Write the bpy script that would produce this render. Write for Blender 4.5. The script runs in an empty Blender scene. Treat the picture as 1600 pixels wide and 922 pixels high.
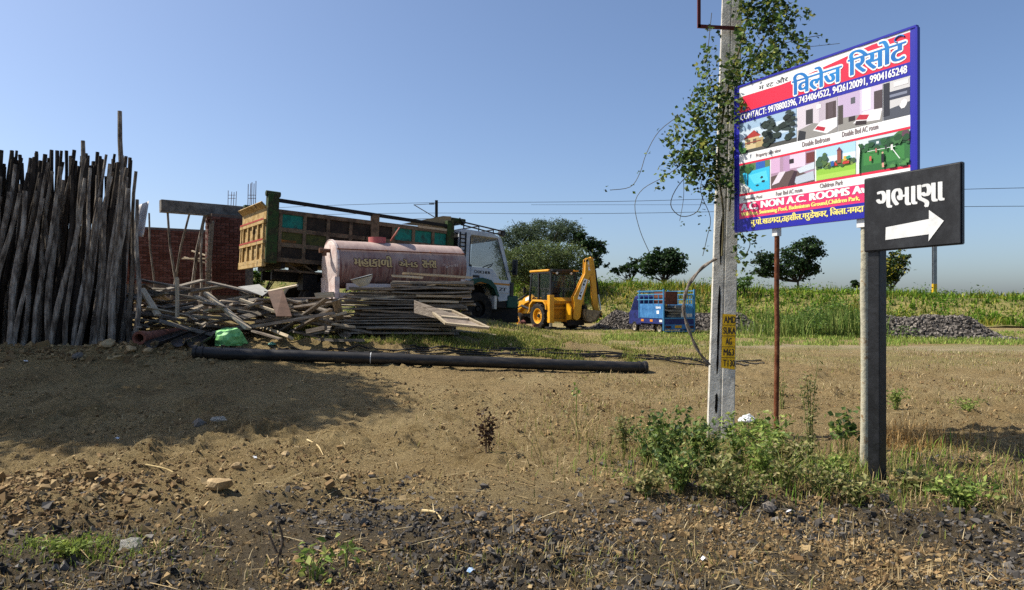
import bpy, math, random
import numpy as np
from mathutils import Vector, Matrix, Euler
R = math.radians
random.seed(7); rng = np.random.default_rng(7)
scene = bpy.context.scene
col = scene.collection

# ------------------------------------------------------------ camera, sky, sun, exposure
F = 1100.0; HZ = 475.0; EYE = 1.6          # focal length in photo pixels, horizon row, eye height
cam = bpy.data.cameras.new('camera'); cam.sensor_width = 36; cam.lens = 36*F/1600
cam.shift_y = (HZ-461)/1600; cam.clip_start = .05; cam.clip_end = 9000
camo = bpy.data.objects.new('camera', cam); camo.location = (0, 0, EYE); camo.rotation_euler = (R(90), 0, 0)
col.objects.link(camo); scene.camera = camo
SUN_EL = 51; SUN_AZ = (-.988, .155)         # towards the sun
w = bpy.data.worlds.new('World'); scene.world = w; w.use_nodes = True
nt = w.node_tree; bg = nt.nodes['Background']; sky = nt.nodes.new('ShaderNodeTexSky')
sky.sky_type = 'NISHITA'; sky.sun_disc = False; sky.sun_elevation = R(SUN_EL)
sky.sun_rotation = math.atan2(SUN_AZ[0], SUN_AZ[1]); sky.air_density = .8; sky.dust_density = 1.8; sky.ozone_density = 4.0
nt.links.new(sky.outputs[0], bg.inputs[0]); bg.inputs[1].default_value = .118
sl = bpy.data.lights.new('sun', 'SUN'); sl.energy = 4.8; sl.angle = R(.53); sl.color = (1, .94, .84)
so = bpy.data.objects.new('sun', sl); col.objects.link(so)
sd = Vector((SUN_AZ[0]*math.cos(R(SUN_EL)), SUN_AZ[1]*math.cos(R(SUN_EL)), math.sin(R(SUN_EL))))
so.rotation_euler = sd.to_track_quat('Z', 'Y').to_euler(); so.location = sd*60
vs = scene.view_settings; vs.view_transform = 'Standard'; vs.look = 'None'; vs.exposure = .5; vs.gamma = 1; vs.use_curve_mapping = False
scene.render.engine = 'CYCLES'; scene.cycles.use_denoising = False
scene.cycles.max_bounces = 6; scene.cycles.transparent_max_bounces = 12

# ------------------------------------------------------------ helpers
def P(px, py, d):                            # photo pixel + depth -> point
    return Vector(((px-800)/F*d, d, EYE+(HZ-py)/F*d))
def lin(h):
    if isinstance(h, str):
        c = [int(h[i:i+2], 16)/255 for i in (0, 2, 4)]
        return tuple(x/12.92 if x <= .04045 else ((x+.055)/1.055)**2.4 for x in c)
    return tuple(h)
def tag(o, label=None, cat=None, group=None, kind=None):
    if label: o['label'] = label
    if cat: o['category'] = cat
    if group: o['group'] = group
    if kind: o['kind'] = kind
    return o
def thing(name, label, cat, loc=(0, 0, 0), rot=(0, 0, 0), group=None):
    o = bpy.data.objects.new(name, None); o.empty_display_size = .2
    o.location = loc; o.rotation_euler = rot; col.objects.link(o)
    return tag(o, label, cat, group)
def link(name, me, parent=None, loc=None, rot=None):
    o = bpy.data.objects.new(name, me); col.objects.link(o); o.parent = parent
    if loc is not None: o.location = loc
    if rot is not None: o.rotation_euler = rot
    return o
class MB:
    def __init__(s): s.v = []; s.f = []
    def add(s, vs, fs):
        n = len(s.v); s.v += [tuple(v) for v in vs]; s.f += [tuple(i+n for i in f) for f in fs]; return s
    def b(s, x0, x1, y0, y1, z0, z1, M=None):
        vs = [Vector((x, y, z)) for x in (x0, x1) for y in (y0, y1) for z in (z0, z1)]
        if M is not None: vs = [M @ v for v in vs]
        return s.add(vs, [(0, 1, 3, 2), (4, 6, 7, 5), (0, 4, 5, 1), (2, 3, 7, 6), (0, 2, 6, 4), (1, 5, 7, 3)])
    def bar(s, a, b_, wd, th, up=(0, 0, 1)):  # box from a to b
        a = Vector(a); b_ = Vector(b_); x = (b_-a); L = x.length; x.normalize(); u = Vector(up)
        if abs(x.dot(u)) > .98: u = Vector((1, 0, 0))
        y = u.cross(x).normalized(); z = x.cross(y)
        M = Matrix.Translation(a) @ Matrix((x, y, z)).transposed().to_4x4()
        return s.b(0, L, -wd/2, wd/2, -th/2, th/2, M)
    def tube(s, pts, rs, n=8, caps=True):
        pts = [Vector(p) for p in pts]; m = len(pts)
        if not hasattr(rs, '__len__'): rs = [rs]*m
        t0 = (pts[1]-pts[0]).normalized(); u = t0.orthogonal().normalized(); vs = []
        for i, p in enumerate(pts):
            t = (pts[min(i+1, m-1)]-pts[max(i-1, 0)]).normalized()
            u = (u-t*u.dot(t)).normalized(); wv = t.cross(u)
            for k in range(n):
                a = 2*math.pi*k/n; vs.append(p+(u*math.cos(a)+wv*math.sin(a))*rs[i])
        fs = [(i*n+k, i*n+(k+1) % n, (i+1)*n+(k+1) % n, (i+1)*n+k) for i in range(m-1) for k in range(n)]
        if caps: fs += [tuple(range(n-1, -1, -1)), tuple((m-1)*n+k for k in range(n))]
        return s.add(vs, fs)
    def cyl(s, a, b_, r0, r1=None, n=16): return s.tube([a, b_], [r0, r0 if r1 is None else r1], n)
    def lathe(s, prof, o, ax, n=24, closed=False):   # prof: (r, h) along axis
        o = Vector(o); ax = Vector(ax).normalized(); u = ax.orthogonal().normalized(); wv = ax.cross(u); m = len(prof); vs = []
        for r, h in prof:
            for k in range(n):
                a = 2*math.pi*k/n; vs.append(o+ax*h+(u*math.cos(a)+wv*math.sin(a))*max(r, .0005))
        q = m if closed else m-1
        return s.add(vs, [(i*n+k, i*n+(k+1) % n, ((i+1) % m)*n+(k+1) % n, ((i+1) % m)*n+k) for i in range(q) for k in range(n)])
    def prism(s, poly, vec):                  # extrude polygon of 3-D points by vec
        poly = [Vector(p) for p in poly]; vec = Vector(vec); n = len(poly)
        return s.add(poly+[p+vec for p in poly], [tuple(range(n-1, -1, -1)), tuple(range(n, 2*n))]+[(i, (i+1) % n, n+(i+1) % n, n+i) for i in range(n)])
    def xz(s, pts, y0, y1): return s.prism([(x, y0, z) for x, z in pts], (0, y1-y0, 0))
    def mesh(s, name, m, smooth=False):
        me = bpy.data.meshes.new(name); me.from_pydata(s.v, [], s.f); me.validate(); 
        import bmesh
        bm = bmesh.new(); bm.from_mesh(me); bmesh.ops.recalc_face_normals(bm, faces=bm.faces); bm.to_mesh(me); bm.free()
        if m: me.materials.append(m)
        if smooth:
            me.polygons.foreach_set('use_smooth', [True]*len(me.polygons))
            try: me.set_sharp_from_angle(angle=R(40))
            except Exception: pass
        return me
    def build(s, name, m, parent=None, smooth=False, bevel=0, loc=None, rot=None):
        o = link(name, s.mesh(name, m, smooth), parent, loc, rot)
        if bevel:
            bv = o.modifiers.new('bevel', 'BEVEL'); bv.width = bevel; bv.segments = 2; bv.limit_method = 'ANGLE'
        return o
def npmesh(name, V, Fc, m, C=None, smooth=False, parent=None):   # fast mesh: V (n,3), Fc (k,3|4), C (n,3) linear colour
    V = np.ascontiguousarray(V, np.float32); Fc = np.ascontiguousarray(Fc, np.int32); k = Fc.shape[1]; nf = len(Fc)
    me = bpy.data.meshes.new(name); me.vertices.add(len(V)); me.vertices.foreach_set('co', V.ravel())
    me.loops.add(nf*k); me.loops.foreach_set('vertex_index', Fc.ravel()); me.polygons.add(nf)
    me.polygons.foreach_set('loop_start', np.arange(0, nf*k, k, dtype=np.int32))
    me.polygons.foreach_set('use_smooth', np.full(nf, bool(smooth)))
    if C is not None:
        at = me.color_attributes.new('col', 'FLOAT_COLOR', 'POINT')
        at.data.foreach_set('color', np.concatenate([C, np.ones((len(C), 1))], 1).astype(np.float32).ravel())
    me.update(calc_edges=True); me.validate()
    if m: me.materials.append(m)
    return link(name, me, parent)
def vnoise(x, y, seed=0):
    xi = np.floor(x).astype(np.int64); yi = np.floor(y).astype(np.int64); fx = x-xi; fy = y-yi
    fx = fx*fx*(3-2*fx); fy = fy*fy*(3-2*fy)
    def h(a, b):
        n = (a*374761393+b*668265263+seed*1442695041) & 0xffffffff
        n = ((n ^ (n >> 13))*1274126177) & 0xffffffff
        return ((n ^ (n >> 16)) & 0xffff)/65535.
    return (h(xi, yi)*(1-fx)+h(xi+1, yi)*fx)*(1-fy)+(h(xi, yi+1)*(1-fx)+h(xi+1, yi+1)*fx)*fy
def fbm(x, y, f, o=4, seed=0):
    s = 0; a = 1.; t = 0
    for i in range(o):
        s = s+a*vnoise(x*f+17.3*i, y*f-9.1*i, seed+i); t += a; a *= .5; f *= 2.03
    return s/t
def sst(a, b, x): t = np.clip((x-a)/(b-a), 0, 1); return t*t*(3-2*t)

# ------------------------------------------------------------ materials
def mat(name, cols, rough=.8, metal=0, scale=4, bump=0, bscale=None, rnd=0, spec=.3, stretch=(1, 1, 1), alpha=None, pos=None, coat=0, detail=8):
    m = bpy.data.materials.new(name); m.use_nodes = True; N = m.node_tree.nodes; L = m.node_tree.links; p = N['Principled BSDF']
    p.inputs['Roughness'].default_value = rough; p.inputs['Metallic'].default_value = metal
    p.inputs['Specular IOR Level'].default_value = spec; p.inputs['Coat Weight'].default_value = coat
    cols = [lin(c) for c in cols]
    tc = N.new('ShaderNodeTexCoord'); mp = N.new('ShaderNodeMapping'); mp.inputs['Scale'].default_value = stretch
    L.new(tc.outputs['Object'], mp.inputs['Vector'])
    def noise(sc, det=detail):
        n = N.new('ShaderNodeTexNoise'); n.inputs['Scale'].default_value = sc; n.inputs['Detail'].default_value = det; n.inputs['Roughness'].default_value = .65
        L.new(mp.outputs[0], n.inputs['Vector']); return n
    if len(cols) > 1:
        n = noise(scale); r = N.new('ShaderNodeValToRGB'); L.new(n.outputs['Fac'], r.inputs[0])
        ps = pos or [.34+.32*i/(len(cols)-1) for i in range(len(cols))]
        while len(r.color_ramp.elements) < len(cols): r.color_ramp.elements.new(.5)
        for e, q, c in zip(r.color_ramp.elements, ps, cols): e.position = q
        for e, c in zip(r.color_ramp.elements, cols): e.color = (*c, 1)
        out = r.outputs[0]
    else:
        n = N.new('ShaderNodeRGB'); n.outputs[0].default_value = (*cols[0], 1); out = n.outputs[0]
    if rnd:
        oi = N.new('ShaderNodeObjectInfo'); mr = N.new('ShaderNodeMapRange'); mr.inputs[3].default_value = 1-rnd; mr.inputs[4].default_value = 1+rnd
        L.new(oi.outputs['Random'], mr.inputs[0]); hs = N.new('ShaderNodeHueSaturation'); L.new(out, hs.inputs['Color']); L.new(mr.outputs[0], hs.inputs['Value'])
        ms = N.new('ShaderNodeMath'); ms.operation = 'MULTIPLY_ADD'; ms.inputs[1].default_value = -rnd*.6; ms.inputs[2].default_value = 1+rnd*.3
        L.new(oi.outputs['Random'], ms.inputs[0]); L.new(ms.outputs[0], hs.inputs['Saturation']); out = hs.outputs[0]
    L.new(out, p.inputs['Base Color'])
    if bump:
        b = N.new('ShaderNodeBump'); b.inputs['Strength'].default_value = bump; b.inputs['Distance'].default_value = .02
        nb = noise(bscale or scale*3, 6); L.new(nb.outputs['Fac'], b.inputs['Height']); L.new(b.outputs[0], p.inputs['Normal'])
    if alpha is not None: p.inputs['Alpha'].default_value = alpha
    return m
def vmat(name, rough=.7, trans=0, spec=.25, rnd=0):          # colour from the mesh's own attribute
    m = bpy.data.materials.new(name); m.use_nodes = True; N = m.node_tree.nodes; L = m.node_tree.links; p = N['Principled BSDF']
    a = N.new('ShaderNodeAttribute'); a.attribute_name = 'col'; L.new(a.outputs['Color'], p.inputs['Base Color'])
    p.inputs['Roughness'].default_value = rough; p.inputs['Specular IOR Level'].default_value = spec
    if trans:
        t = N.new('ShaderNodeBsdfTranslucent'); L.new(a.outputs['Color'], t.inputs[0]); mx = N.new('ShaderNodeMixShader'); mx.inputs[0].default_value = trans
        L.new(p.outputs[0], mx.inputs[1]); L.new(t.outputs[0], mx.inputs[2]); L.new(mx.outputs[0], N['Material Output'].inputs['Surface'])
    return m
def glassmat(name, tint='20282a', a=.35):
    m = mat(name, [tint], rough=.04, spec=.6, alpha=a); return m
M_leaf = vmat('leaf', .55, .35, .3); M_grass = vmat('grass', .8, .3, .15); M_stone = vmat('stone', .9, 0, .2); M_print = vmat('print', .45, 0, .4)

# ------------------------------------------------------------ terrain
KL = np.array([(-50, 0), (6.6, 0), (8.2, .04), (10.5, .31), (13, .63), (15.3, .9), (17, 1.18), (20, 1.25), (24, 1.2), (31, .4), (37, .3), (9000, .3)])
KR = np.array([(-50, 0), (8, 0), (11, .10), (14, .25), (17, .3), (9000, .3)])
def zbase(x, y):
    x = np.asarray(x, float); y = np.asarray(y, float)
    xa = np.interp(y, [9, 12.3, 13.9, 15.0, 40], [-5, -6.3, -6.0, -1.4, -1.2]); xb = np.interp(y, [13.9, 15.5, 18, 24], [3.0, 4.6, 3.6, 2.8]); wl = 1-np.clip((x-xa)/(xb-xa), 0, 1); wl = wl*.55+.45*wl*wl*(3-2*wl); zl = np.interp(y, KL[:, 0], KL[:, 1]); zr = np.interp(y, KR[:, 0], KR[:, 1])
    z = zl*wl+zr*(1-wl)
    z = z+.17*np.exp(-(((x-5.6)/1.6)**2+((y-7.9)/1.3)**2))                        # slight rise right of the sign posts
    z = z+.16*np.exp(-((y-13.1)/.45)**2)*(1-sst(-6.2, -5.0, x))*(.6+.8*fbm(x, y, 1.3, 3, 5))   # soil bank at the feet of the poles
    z = z+.15*np.exp(-(((x+3.9)/.62)**2+((y-5.75)/.5)**2))                       # dug soil bottom left
    return z
def zg(x, y):
    x = np.asarray(x, float); y = np.asarray(y, float)
    near = 1-sst(22, 40, y); z = zbase(x, y)
    z = z+near*((fbm(x, y, .35, 3, 11)-.5)*.16+(fbm(x, y, 1.6, 4, 21)-.5)*.085)
    nn = 1-sst(13, 20, y); rough = .45+.9*sst(.42, .62, fbm(x, y, .5, 3, 61))
    z = z+nn*rough*((fbm(x, y, 5., 5, 31)-.5)*.085+np.maximum(fbm(x, y, 9., 4, 41)-.5, 0)*.17)
    ch = sst(.5, .66, fbm(x, y, .42, 3, 171)); z = z+nn*ch*((np.abs(fbm(x, y, 2.6, 4, 181)-.5)*-2+.35)*.09+np.maximum(fbm(x, y, 4.5, 3, 191)-.52, 0)*.16)   # churned patches
    t = x+.62*(y-6.2)-.35*np.sin(y*.7)                                              # old wheel ruts running away to the left
    for o in (-.2, 1.35): z = z-.05*np.exp(-((t-o)/.14)**2)*nn*sst(4.6, 5.6, y)*(1-sst(9, 11, y))
    return z
def Z(x, y): return float(zg(x, y))
def G(px, py):                                # pixel on the ground -> point
    d = 2.5
    while d < 300:
        p = P(px, py, d)
        if p.z <= Z(p.x, p.y): break
        d *= 1.004
    return Vector((p.x, p.y, Z(p.x, p.y)))
def steps(segs):
    out = [segs[0][0]]
    for a, b, s0, s1 in segs:
        v = a
        while v < b-1e-6:
            t = (v-a)/(b-a); v = min(b, v+s0*(s1/s0)**t); out.append(v)
    return np.array(out)
ys = steps([(-60, 2, 12, .5), (2, 3.6, .2, .03), (3.6, 8.5, .027, .045), (8.5, 20, .045, .15), (20, 60, .2, 1.6), (60, 4000, 3, 300)])
xr = steps([(0, 6.5, .036, .055), (6.5, 12, .06, .3), (12, 60, .5, 3), (60, 4000, 5, 400)])
xs = np.concatenate([-xr[:0:-1], xr])
gx, gy = np.meshgrid(xs, ys); nx, ny = len(xs), len(ys)
ids = np.arange(nx*ny).reshape(ny, nx)
gf = np.stack([ids[:-1, :-1], ids[:-1, 1:], ids[1:, 1:], ids[1:, :-1]], -1).reshape(-1, 4)
gx, gy = gx.ravel(), gy.ravel()

def ground_mat():
    m = bpy.data.materials.new('earth'); m.use_nodes = True; N = m.node_tree.nodes; L = m.node_tree.links; p = N['Principled BSDF']
    p.inputs['Roughness'].default_value = .95; p.inputs['Specular IOR Level'].default_value = .12
    geo = N.new('ShaderNodeNewGeometry'); sp = N.new('ShaderNodeSeparateXYZ'); L.new(geo.outputs['Position'], sp.inputs[0])
    def noise(s, d=6, r=.6):
        n = N.new('ShaderNodeTexNoise'); n.inputs['Scale'].default_value = s; n.inputs['Detail'].default_value = d; n.inputs['Roughness'].default_value = r
        L.new(geo.outputs['Position'], n.inputs['Vector']); return n.outputs['Fac']
    def ramp(f, st):
        r = N.new('ShaderNodeValToRGB'); L.new(f, r.inputs[0])
        while len(r.color_ramp.elements) < len(st): r.color_ramp.elements.new(.5)
        for e, (q, c) in zip(r.color_ramp.elements, st): e.position = q
        for e, (q, c) in zip(r.color_ramp.elements, st): e.color = (*lin(c), 1)
        return r.outputs[0]
    def mix(f, a, b, mode='MIX'):
        x = N.new('ShaderNodeMix'); x.data_type = 'RGBA'; x.blend_type = mode
        if hasattr(f, 'node'): L.new(f, x.inputs[0])
        else: x.inputs[0].default_value = f
        L.new(a, x.inputs[6]); L.new(b, x.inputs[7]); return x.outputs[2]
    def math_(op, a, b=None, cl=False):
        x = N.new('ShaderNodeMath'); x.operation = op; x.use_clamp = cl
        for i, v in enumerate((a, b)):
            if v is None: continue
            if hasattr(v, 'node'): L.new(v, x.inputs[i])
            else: x.inputs[i].default_value = v
        return x.outputs[0]
    def mr(v, a, b):
        x = N.new('ShaderNodeMapRange'); x.interpolation_type = 'SMOOTHSTEP'; L.new(v, x.inputs[0]); x.inputs[1].default_value = a; x.inputs[2].default_value = b; return x.outputs[0]
    X, Y = sp.outputs[0], sp.outputs[1]
    soil = ramp(noise(1.1, 8), [(.3, '726142'), (.45, '938057'), (.6, 'ac9a6f'), (.72, '92825d')])
    fine = ramp(noise(28, 6, .7), [(.3, '53442d'), (.5, '937c55'), (.7, 'bba880')])
    c = mix(.5, soil, fine); dk = mr(noise(7.5, 8, .8), .56, .72); c = mix(math_('MULTIPLY', dk, .75), c, ramp(noise(40, 4), [(.3, '3d3122'), (.7, '6b583c')])); lt = mr(noise(16, 8, .85), .6, .72); c = mix(math_('MULTIPLY', lt, .55), c, ramp(noise(50, 3), [(.3, 'a08d68'), (.7, 'c2b08a')]))
    redd = mr(noise(.55, 5), .5, .66); c = mix(math_('MULTIPLY', redd, .28), c, ramp(noise(9), [(.3, '64492c'), (.7, '8f6e44')]))
    dusty = ramp(noise(60, 4), [(.3, '958768'), (.7, 'b0a284')])
    # pale dusty track on the right, running away to the left
    tr = math_('ADD', math_('SUBTRACT', Y, 21.5), math_('ADD', math_('MULTIPLY', X, .18), math_('MULTIPLY', noise(.35), -3.0)))
    c = mix(math_('MULTIPLY', math_('MULTIPLY', math_('SUBTRACT', 1, mr(math_('ABSOLUTE', tr), .6, 2.6)), mr(X, 1, 5)), .75), c, dusty)
    # dark stone dust and gravel towards the road edge
    e = math_('ADD', Y, math_('MULTIPLY', math_('SUBTRACT', noise(.9, 6), .5), 4.2))
    e = math_('ADD', e, math_('MULTIPLY', X, -.12))
    g = math_('SUBTRACT', 1, mr(e, 4.5, 6.3))
    c = mix(math_('MULTIPLY', g, .8), c, ramp(noise(34, 6, .75), [(.3, '26231f'), (.5, '47423b'), (.7, '686157')]))
    far = mr(Y, 13.5, 17); gr = mr(noise(.8, 6), .42, .6)
    c = mix(math_('MULTIPLY', math_('MULTIPLY', far, gr), .55), c, ramp(noise(11), [(.3, '6a6a3a'), (.7, '96905a')]))
    L.new(c, p.inputs['Base Color'])
    b = N.new('ShaderNodeBump'); b.inputs['Strength'].default_value = 1.0; b.inputs['Distance'].default_value = .055
    L.new(math_('ADD', noise(70, 8, .85), math_('MULTIPLY', noise(18, 6, .75), 1.1)), b.inputs['Height']); L.new(b.outputs[0], p.inputs['Normal'])
    return m
ground = npmesh('ground', np.stack([gx, gy, zg(gx, gy)], 1), gf, ground_mat(), smooth=True)
tag(ground, kind='structure')

# railway embankment: crest line y = 62 - .401 x
def crest(x): return np.clip(3.35-.045*np.asarray(x, float), 1.5, 6.5)
def emb(x, n):
    h = crest(x)-.28; t = np.where(n > 0, 1-sst(3.2, 11, n), 1-sst(3.5, 9, -n))
    return .28+h*t+(fbm(x, n, .25, 3, 71)-.5)*.5*sst(2.5, 5, np.abs(n))
def EL(s, n):                                # along, towards camera -> x, y
    u = np.array([.928, -.372]); q = np.array([-.372, -.928])
    return s*u[0]+n*q[0], 62+s*u[1]+n*q[1]
es, en = np.meshgrid(np.linspace(-140, 160, 260), np.linspace(-12, 12, 70))
ex, ey = EL(es.ravel(), en.ravel()); ez = emb(ex, en.ravel())-.06*(np.abs(en.ravel()) > 11)
ii = np.arange(es.size).reshape(es.shape)
ef = np.stack([ii[:-1, :-1], ii[:-1, 1:], ii[1:, 1:], ii[1:, :-1]], -1).reshape(-1, 4)
M_emb = mat('embankment_soil', ['5c5a2e', '77703f', '8d7d4e'], .95, scale=.8, bump=.4)
tag(npmesh('embankment', np.stack([ex, ey, ez], 1), ef, M_emb, smooth=True), kind='structure')

# ------------------------------------------------------------ scatter generators
def pick(cols, n, j=.18):
    c = np.array([lin(x) for x in cols])[rng.integers(0, len(cols), n)]
    return np.clip(c*(1+rng.normal(0, j, (n, 1))), .004, .9)
def blades(name, pos, h, wd, cols, lean=.5, parent=None, droop=.5, base=0.):
    n = len(pos); az = rng.uniform(0, 6.283, n); ln = base+np.abs(rng.normal(0, lean, n))
    h = np.asarray(h)*np.ones(n); d = np.stack([np.cos(az), np.sin(az), 0*az], 1); sd_ = np.stack([-np.sin(az), np.cos(az), 0*az], 1)
    wd = np.asarray(wd)*np.ones(n)
    up = np.array([0, 0, 1.]); m_ = pos+(up*np.cos(ln)[:, None]+d*np.sin(ln)[:, None])*(h*.55)[:, None]
    l2 = ln*(1+droop)+droop*.4; t = m_+(up*np.cos(l2)[:, None]+d*np.sin(l2)[:, None])*(h*.45)[:, None]
    s = sd_*wd[:, None]*.5
    V = np.stack([pos-s, pos+s, m_-s*.8, m_+s*.8, t], 1).reshape(-1, 3)
    k = np.arange(n)[:, None]*5
    Fc = np.concatenate([k+np.array([[0, 1, 3]]), k+np.array([[0, 3, 2]]), k+np.array([[2, 3, 4]])], 0)
    C = np.repeat(pick(cols, n), 5, 0)
    return npmesh(name, V, Fc, M_grass, C, parent=parent)
def leafmesh(name, pos, size, cols, parent=None, nrm=None, asp=.62, m=None, up=.5):
    n = len(pos); a = rng.normal(0, 1, (n, 3)); a[:, 2] *= .6; a /= np.linalg.norm(a, axis=1)[:, None]
    b = rng.normal(0, 1, (n, 3)); b[:, 2] += up*2 if nrm is None else 0
    if nrm is not None: b = b*.6+nrm
    b -= a*(a*b).sum(1)[:, None]; b /= np.linalg.norm(b, axis=1)[:, None]; c = np.cross(a, b)
    s = (np.asarray(size)*np.ones(n)*rng.uniform(.65, 1.25, n))[:, None]
    V = np.stack([pos-a*s*.5, pos+c*s*asp*.5+b*s*.12-a*s*.08, pos+a*s*.55, pos-c*s*asp*.5+b*s*.12-a*s*.08], 1).reshape(-1, 3)
    k = np.arange(n)[:, None]*4
    Fc = np.concatenate([k+np.array([[0, 1, 2]]), k+np.array([[0, 2, 3]])], 0)
    return npmesh(name, V, Fc, m or M_leaf, np.repeat(pick(cols, n), 4, 0), parent=parent)
CUBE = np.array([(x, y, z) for x in (-1, 1) for y in (-1, 1) for z in (-1, 1)], float)
CF = np.array([(0, 1, 3, 2), (4, 6, 7, 5), (0, 4, 5, 1), (2, 3, 7, 6), (0, 2, 6, 4), (1, 5, 7, 3)])
def stones(name, pos, size, cols, flat=.6, parent=None, j=.18):
    n = len(pos); s = np.asarray(size)*np.ones(n)
    V = CUBE[None]*rng.uniform(.45, 1, (n, 1, 3))*np.array([1, .8, flat])+rng.normal(0, .24, (n, 8, 3))*np.array([1, 1, flat])
    V *= (s*.5)[:, None, None]
    q = rng.normal(0, 1, (n, 4)); q[:, 1:3] *= .35; q /= np.linalg.norm(q, axis=1)[:, None]; w_, x, y, z = q.T
    Rm = np.stack([1-2*(y*y+z*z), 2*(x*y-z*w_), 2*(x*z+y*w_), 2*(x*y+z*w_), 1-2*(x*x+z*z), 2*(y*z-x*w_), 2*(x*z-y*w_), 2*(y*z+x*w_), 1-2*(x*x+y*y)], 1).reshape(n, 3, 3)
    V = np.einsum('nij,nkj->nki', Rm, V)+pos[:, None, :]
    Fc = (np.arange(n)[:, None, None]*8+CF[None]).reshape(-1, 4)
    tri = np.concatenate([Fc[:, [0, 1, 2]], Fc[:, [0, 2, 3]]])
    return npmesh(name, V.reshape(-1, 3), tri, M_stone, np.repeat(pick(cols, n, j), 8, 0), parent=parent)
def onground(x, y, dz=0.): return np.stack([x, y, zg(x, y)+dz], 1)
def rect(n, x0, x1, y0, y1): return rng.uniform(x0, x1, n), rng.uniform(y0, y1, n)
def nearxy(n, y0, y1, pw=1.6, m=.4):          # more of them close to the camera
    y = y0*(y1/y0)**(rng.uniform(0, 1, n)**pw); x = rng.uniform(-1, 1, n)*(.78*y+m); return x, y
def keep(x, y, p): k = rng.uniform(0, 1, len(x)) < p; return x[k], y[k]

# text -> mesh parts
def text_mesh(body, off=0., shifts=((0, 0),)):
    c = bpy.data.curves.new('t', 'FONT'); c.body = body; c.resolution_u = 3; c.offset = off
    o = bpy.data.objects.new('t', c); col.objects.link(o); dg = bpy.context.evaluated_depsgraph_get(); dg.update()
    me = bpy.data.meshes.new_from_object(o.evaluated_get(dg)); bpy.data.objects.remove(o); bpy.data.curves.remove(c)
    V = np.array([v.co[:2] for v in me.vertices]); polys = [tuple(p.vertices) for p in me.polygons]; bpy.data.meshes.remove(me)
    lo, hi = V.min(0), V.max(0); return V, polys, lo, hi
def text(body, name, m, parent, fn, u0, u1, v0, v1, bold=0, dz=0, ring=0):
    """fit the writing into u0..u1, v0..v1 (v up); fn(u, v, k) -> point; bold/ring: copies shifted to thicken the strokes"""
    V, polys, lo, hi = text_mesh(body)
    U = (V-lo)/(hi-lo); mb = MB(); sh = [(0, 0)]
    if bold: sh += [(bold*t, 0) for t in (-1, -.5, .5, 1)]
    if ring: sh = [(ring*math.cos(a*.5236), ring*math.sin(a*.5236)) for a in range(12)]
    for i, (sx, sy) in enumerate(sh):
        mb.add([fn(u0+p[0]*(u1-u0)+sx, v0+p[1]*(v1-v0)+sy, dz+i*.00012) for p in U], polys)
    me = bpy.data.meshes.new(name); me.from_pydata(mb.v, [], mb.f); me.validate(); me.materials.append(m)
    return link(name, me, parent)

# ------------------------------------------------------------ common materials
M_conc = mat('concrete', ['a19c90', 'c9c4b7', 'dad5c8'], .9, scale=6, bump=.5, bscale=40)
M_concd = mat('old_concrete', ['55504a', '78726a', '8e887e'], .95, scale=5, bump=.4, bscale=20)
M_rust = mat('rusty_steel', ['4a2715', '6b3a20', '7d5236'], .75, .2, scale=12, bump=.3)
M_palepost = mat('weathered_post', ['8d8774', 'a9a48f', 'b8b29a', '8a6f4d'], .85, scale=14, bump=.3)
M_black = mat('black_paint', ['0c0c0e', '17181a', '222326'], .42, scale=9, bump=.15, spec=.4)
M_dark = mat('dark_steel', ['121212', '1d1b19', '2a2622'], .6, .3, scale=10, bump=.2)
M_white = mat('white_paint', ['cfcfcb', 'dededa', 'e6e6e2'], .6, scale=12)
M_rubber = mat('tyre_rubber', ['161514', '221f1c', '3a332a'], .9, scale=8, bump=.3)
M_wood = mat('weathered_wood', ['5f5344', '86796a', 'a79a86'], .9, scale=3, stretch=(1.2, 14, 14), bump=.5, bscale=9, rnd=.28)
M_wood2 = mat('pale_timber', ['9a8a70', 'b5a58a', 'c8ba9f'], .85, scale=3, stretch=(1.2, 14, 14), bump=.4, bscale=9, rnd=.18)
M_woodg = mat('grey_timber', ['565047', '7c7468', '9a9184'], .92, scale=3, stretch=(1.2, 14, 14), bump=.5, bscale=9, rnd=.3)
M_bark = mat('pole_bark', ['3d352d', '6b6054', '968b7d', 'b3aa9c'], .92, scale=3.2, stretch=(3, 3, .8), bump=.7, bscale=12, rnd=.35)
M_bark_shaded = mat('shaded_pole_bark', ['231d18', '3a322a', '544a40'], .94, scale=3.2, stretch=(3, 3, .8), bump=.7, bscale=12, rnd=.35)  # shade inside the stack painted into the bark of rear and some middle poles
M_barkd = mat('tree_bark', ['2b241d', '453a30', '5a4d40'], .95, scale=6, bump=.6)
M_stem = mat('green_stem', ['5b6a2c', '78843c'], .8, scale=8)
M_dry = mat('dry_stem', ['8a744c', 'b39c6c', 'c9b587'], .9, scale=8, rnd=.2)
def paint(name, h, rough=.5, spec=.45): return mat(name, [h], rough, spec=spec)

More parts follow.
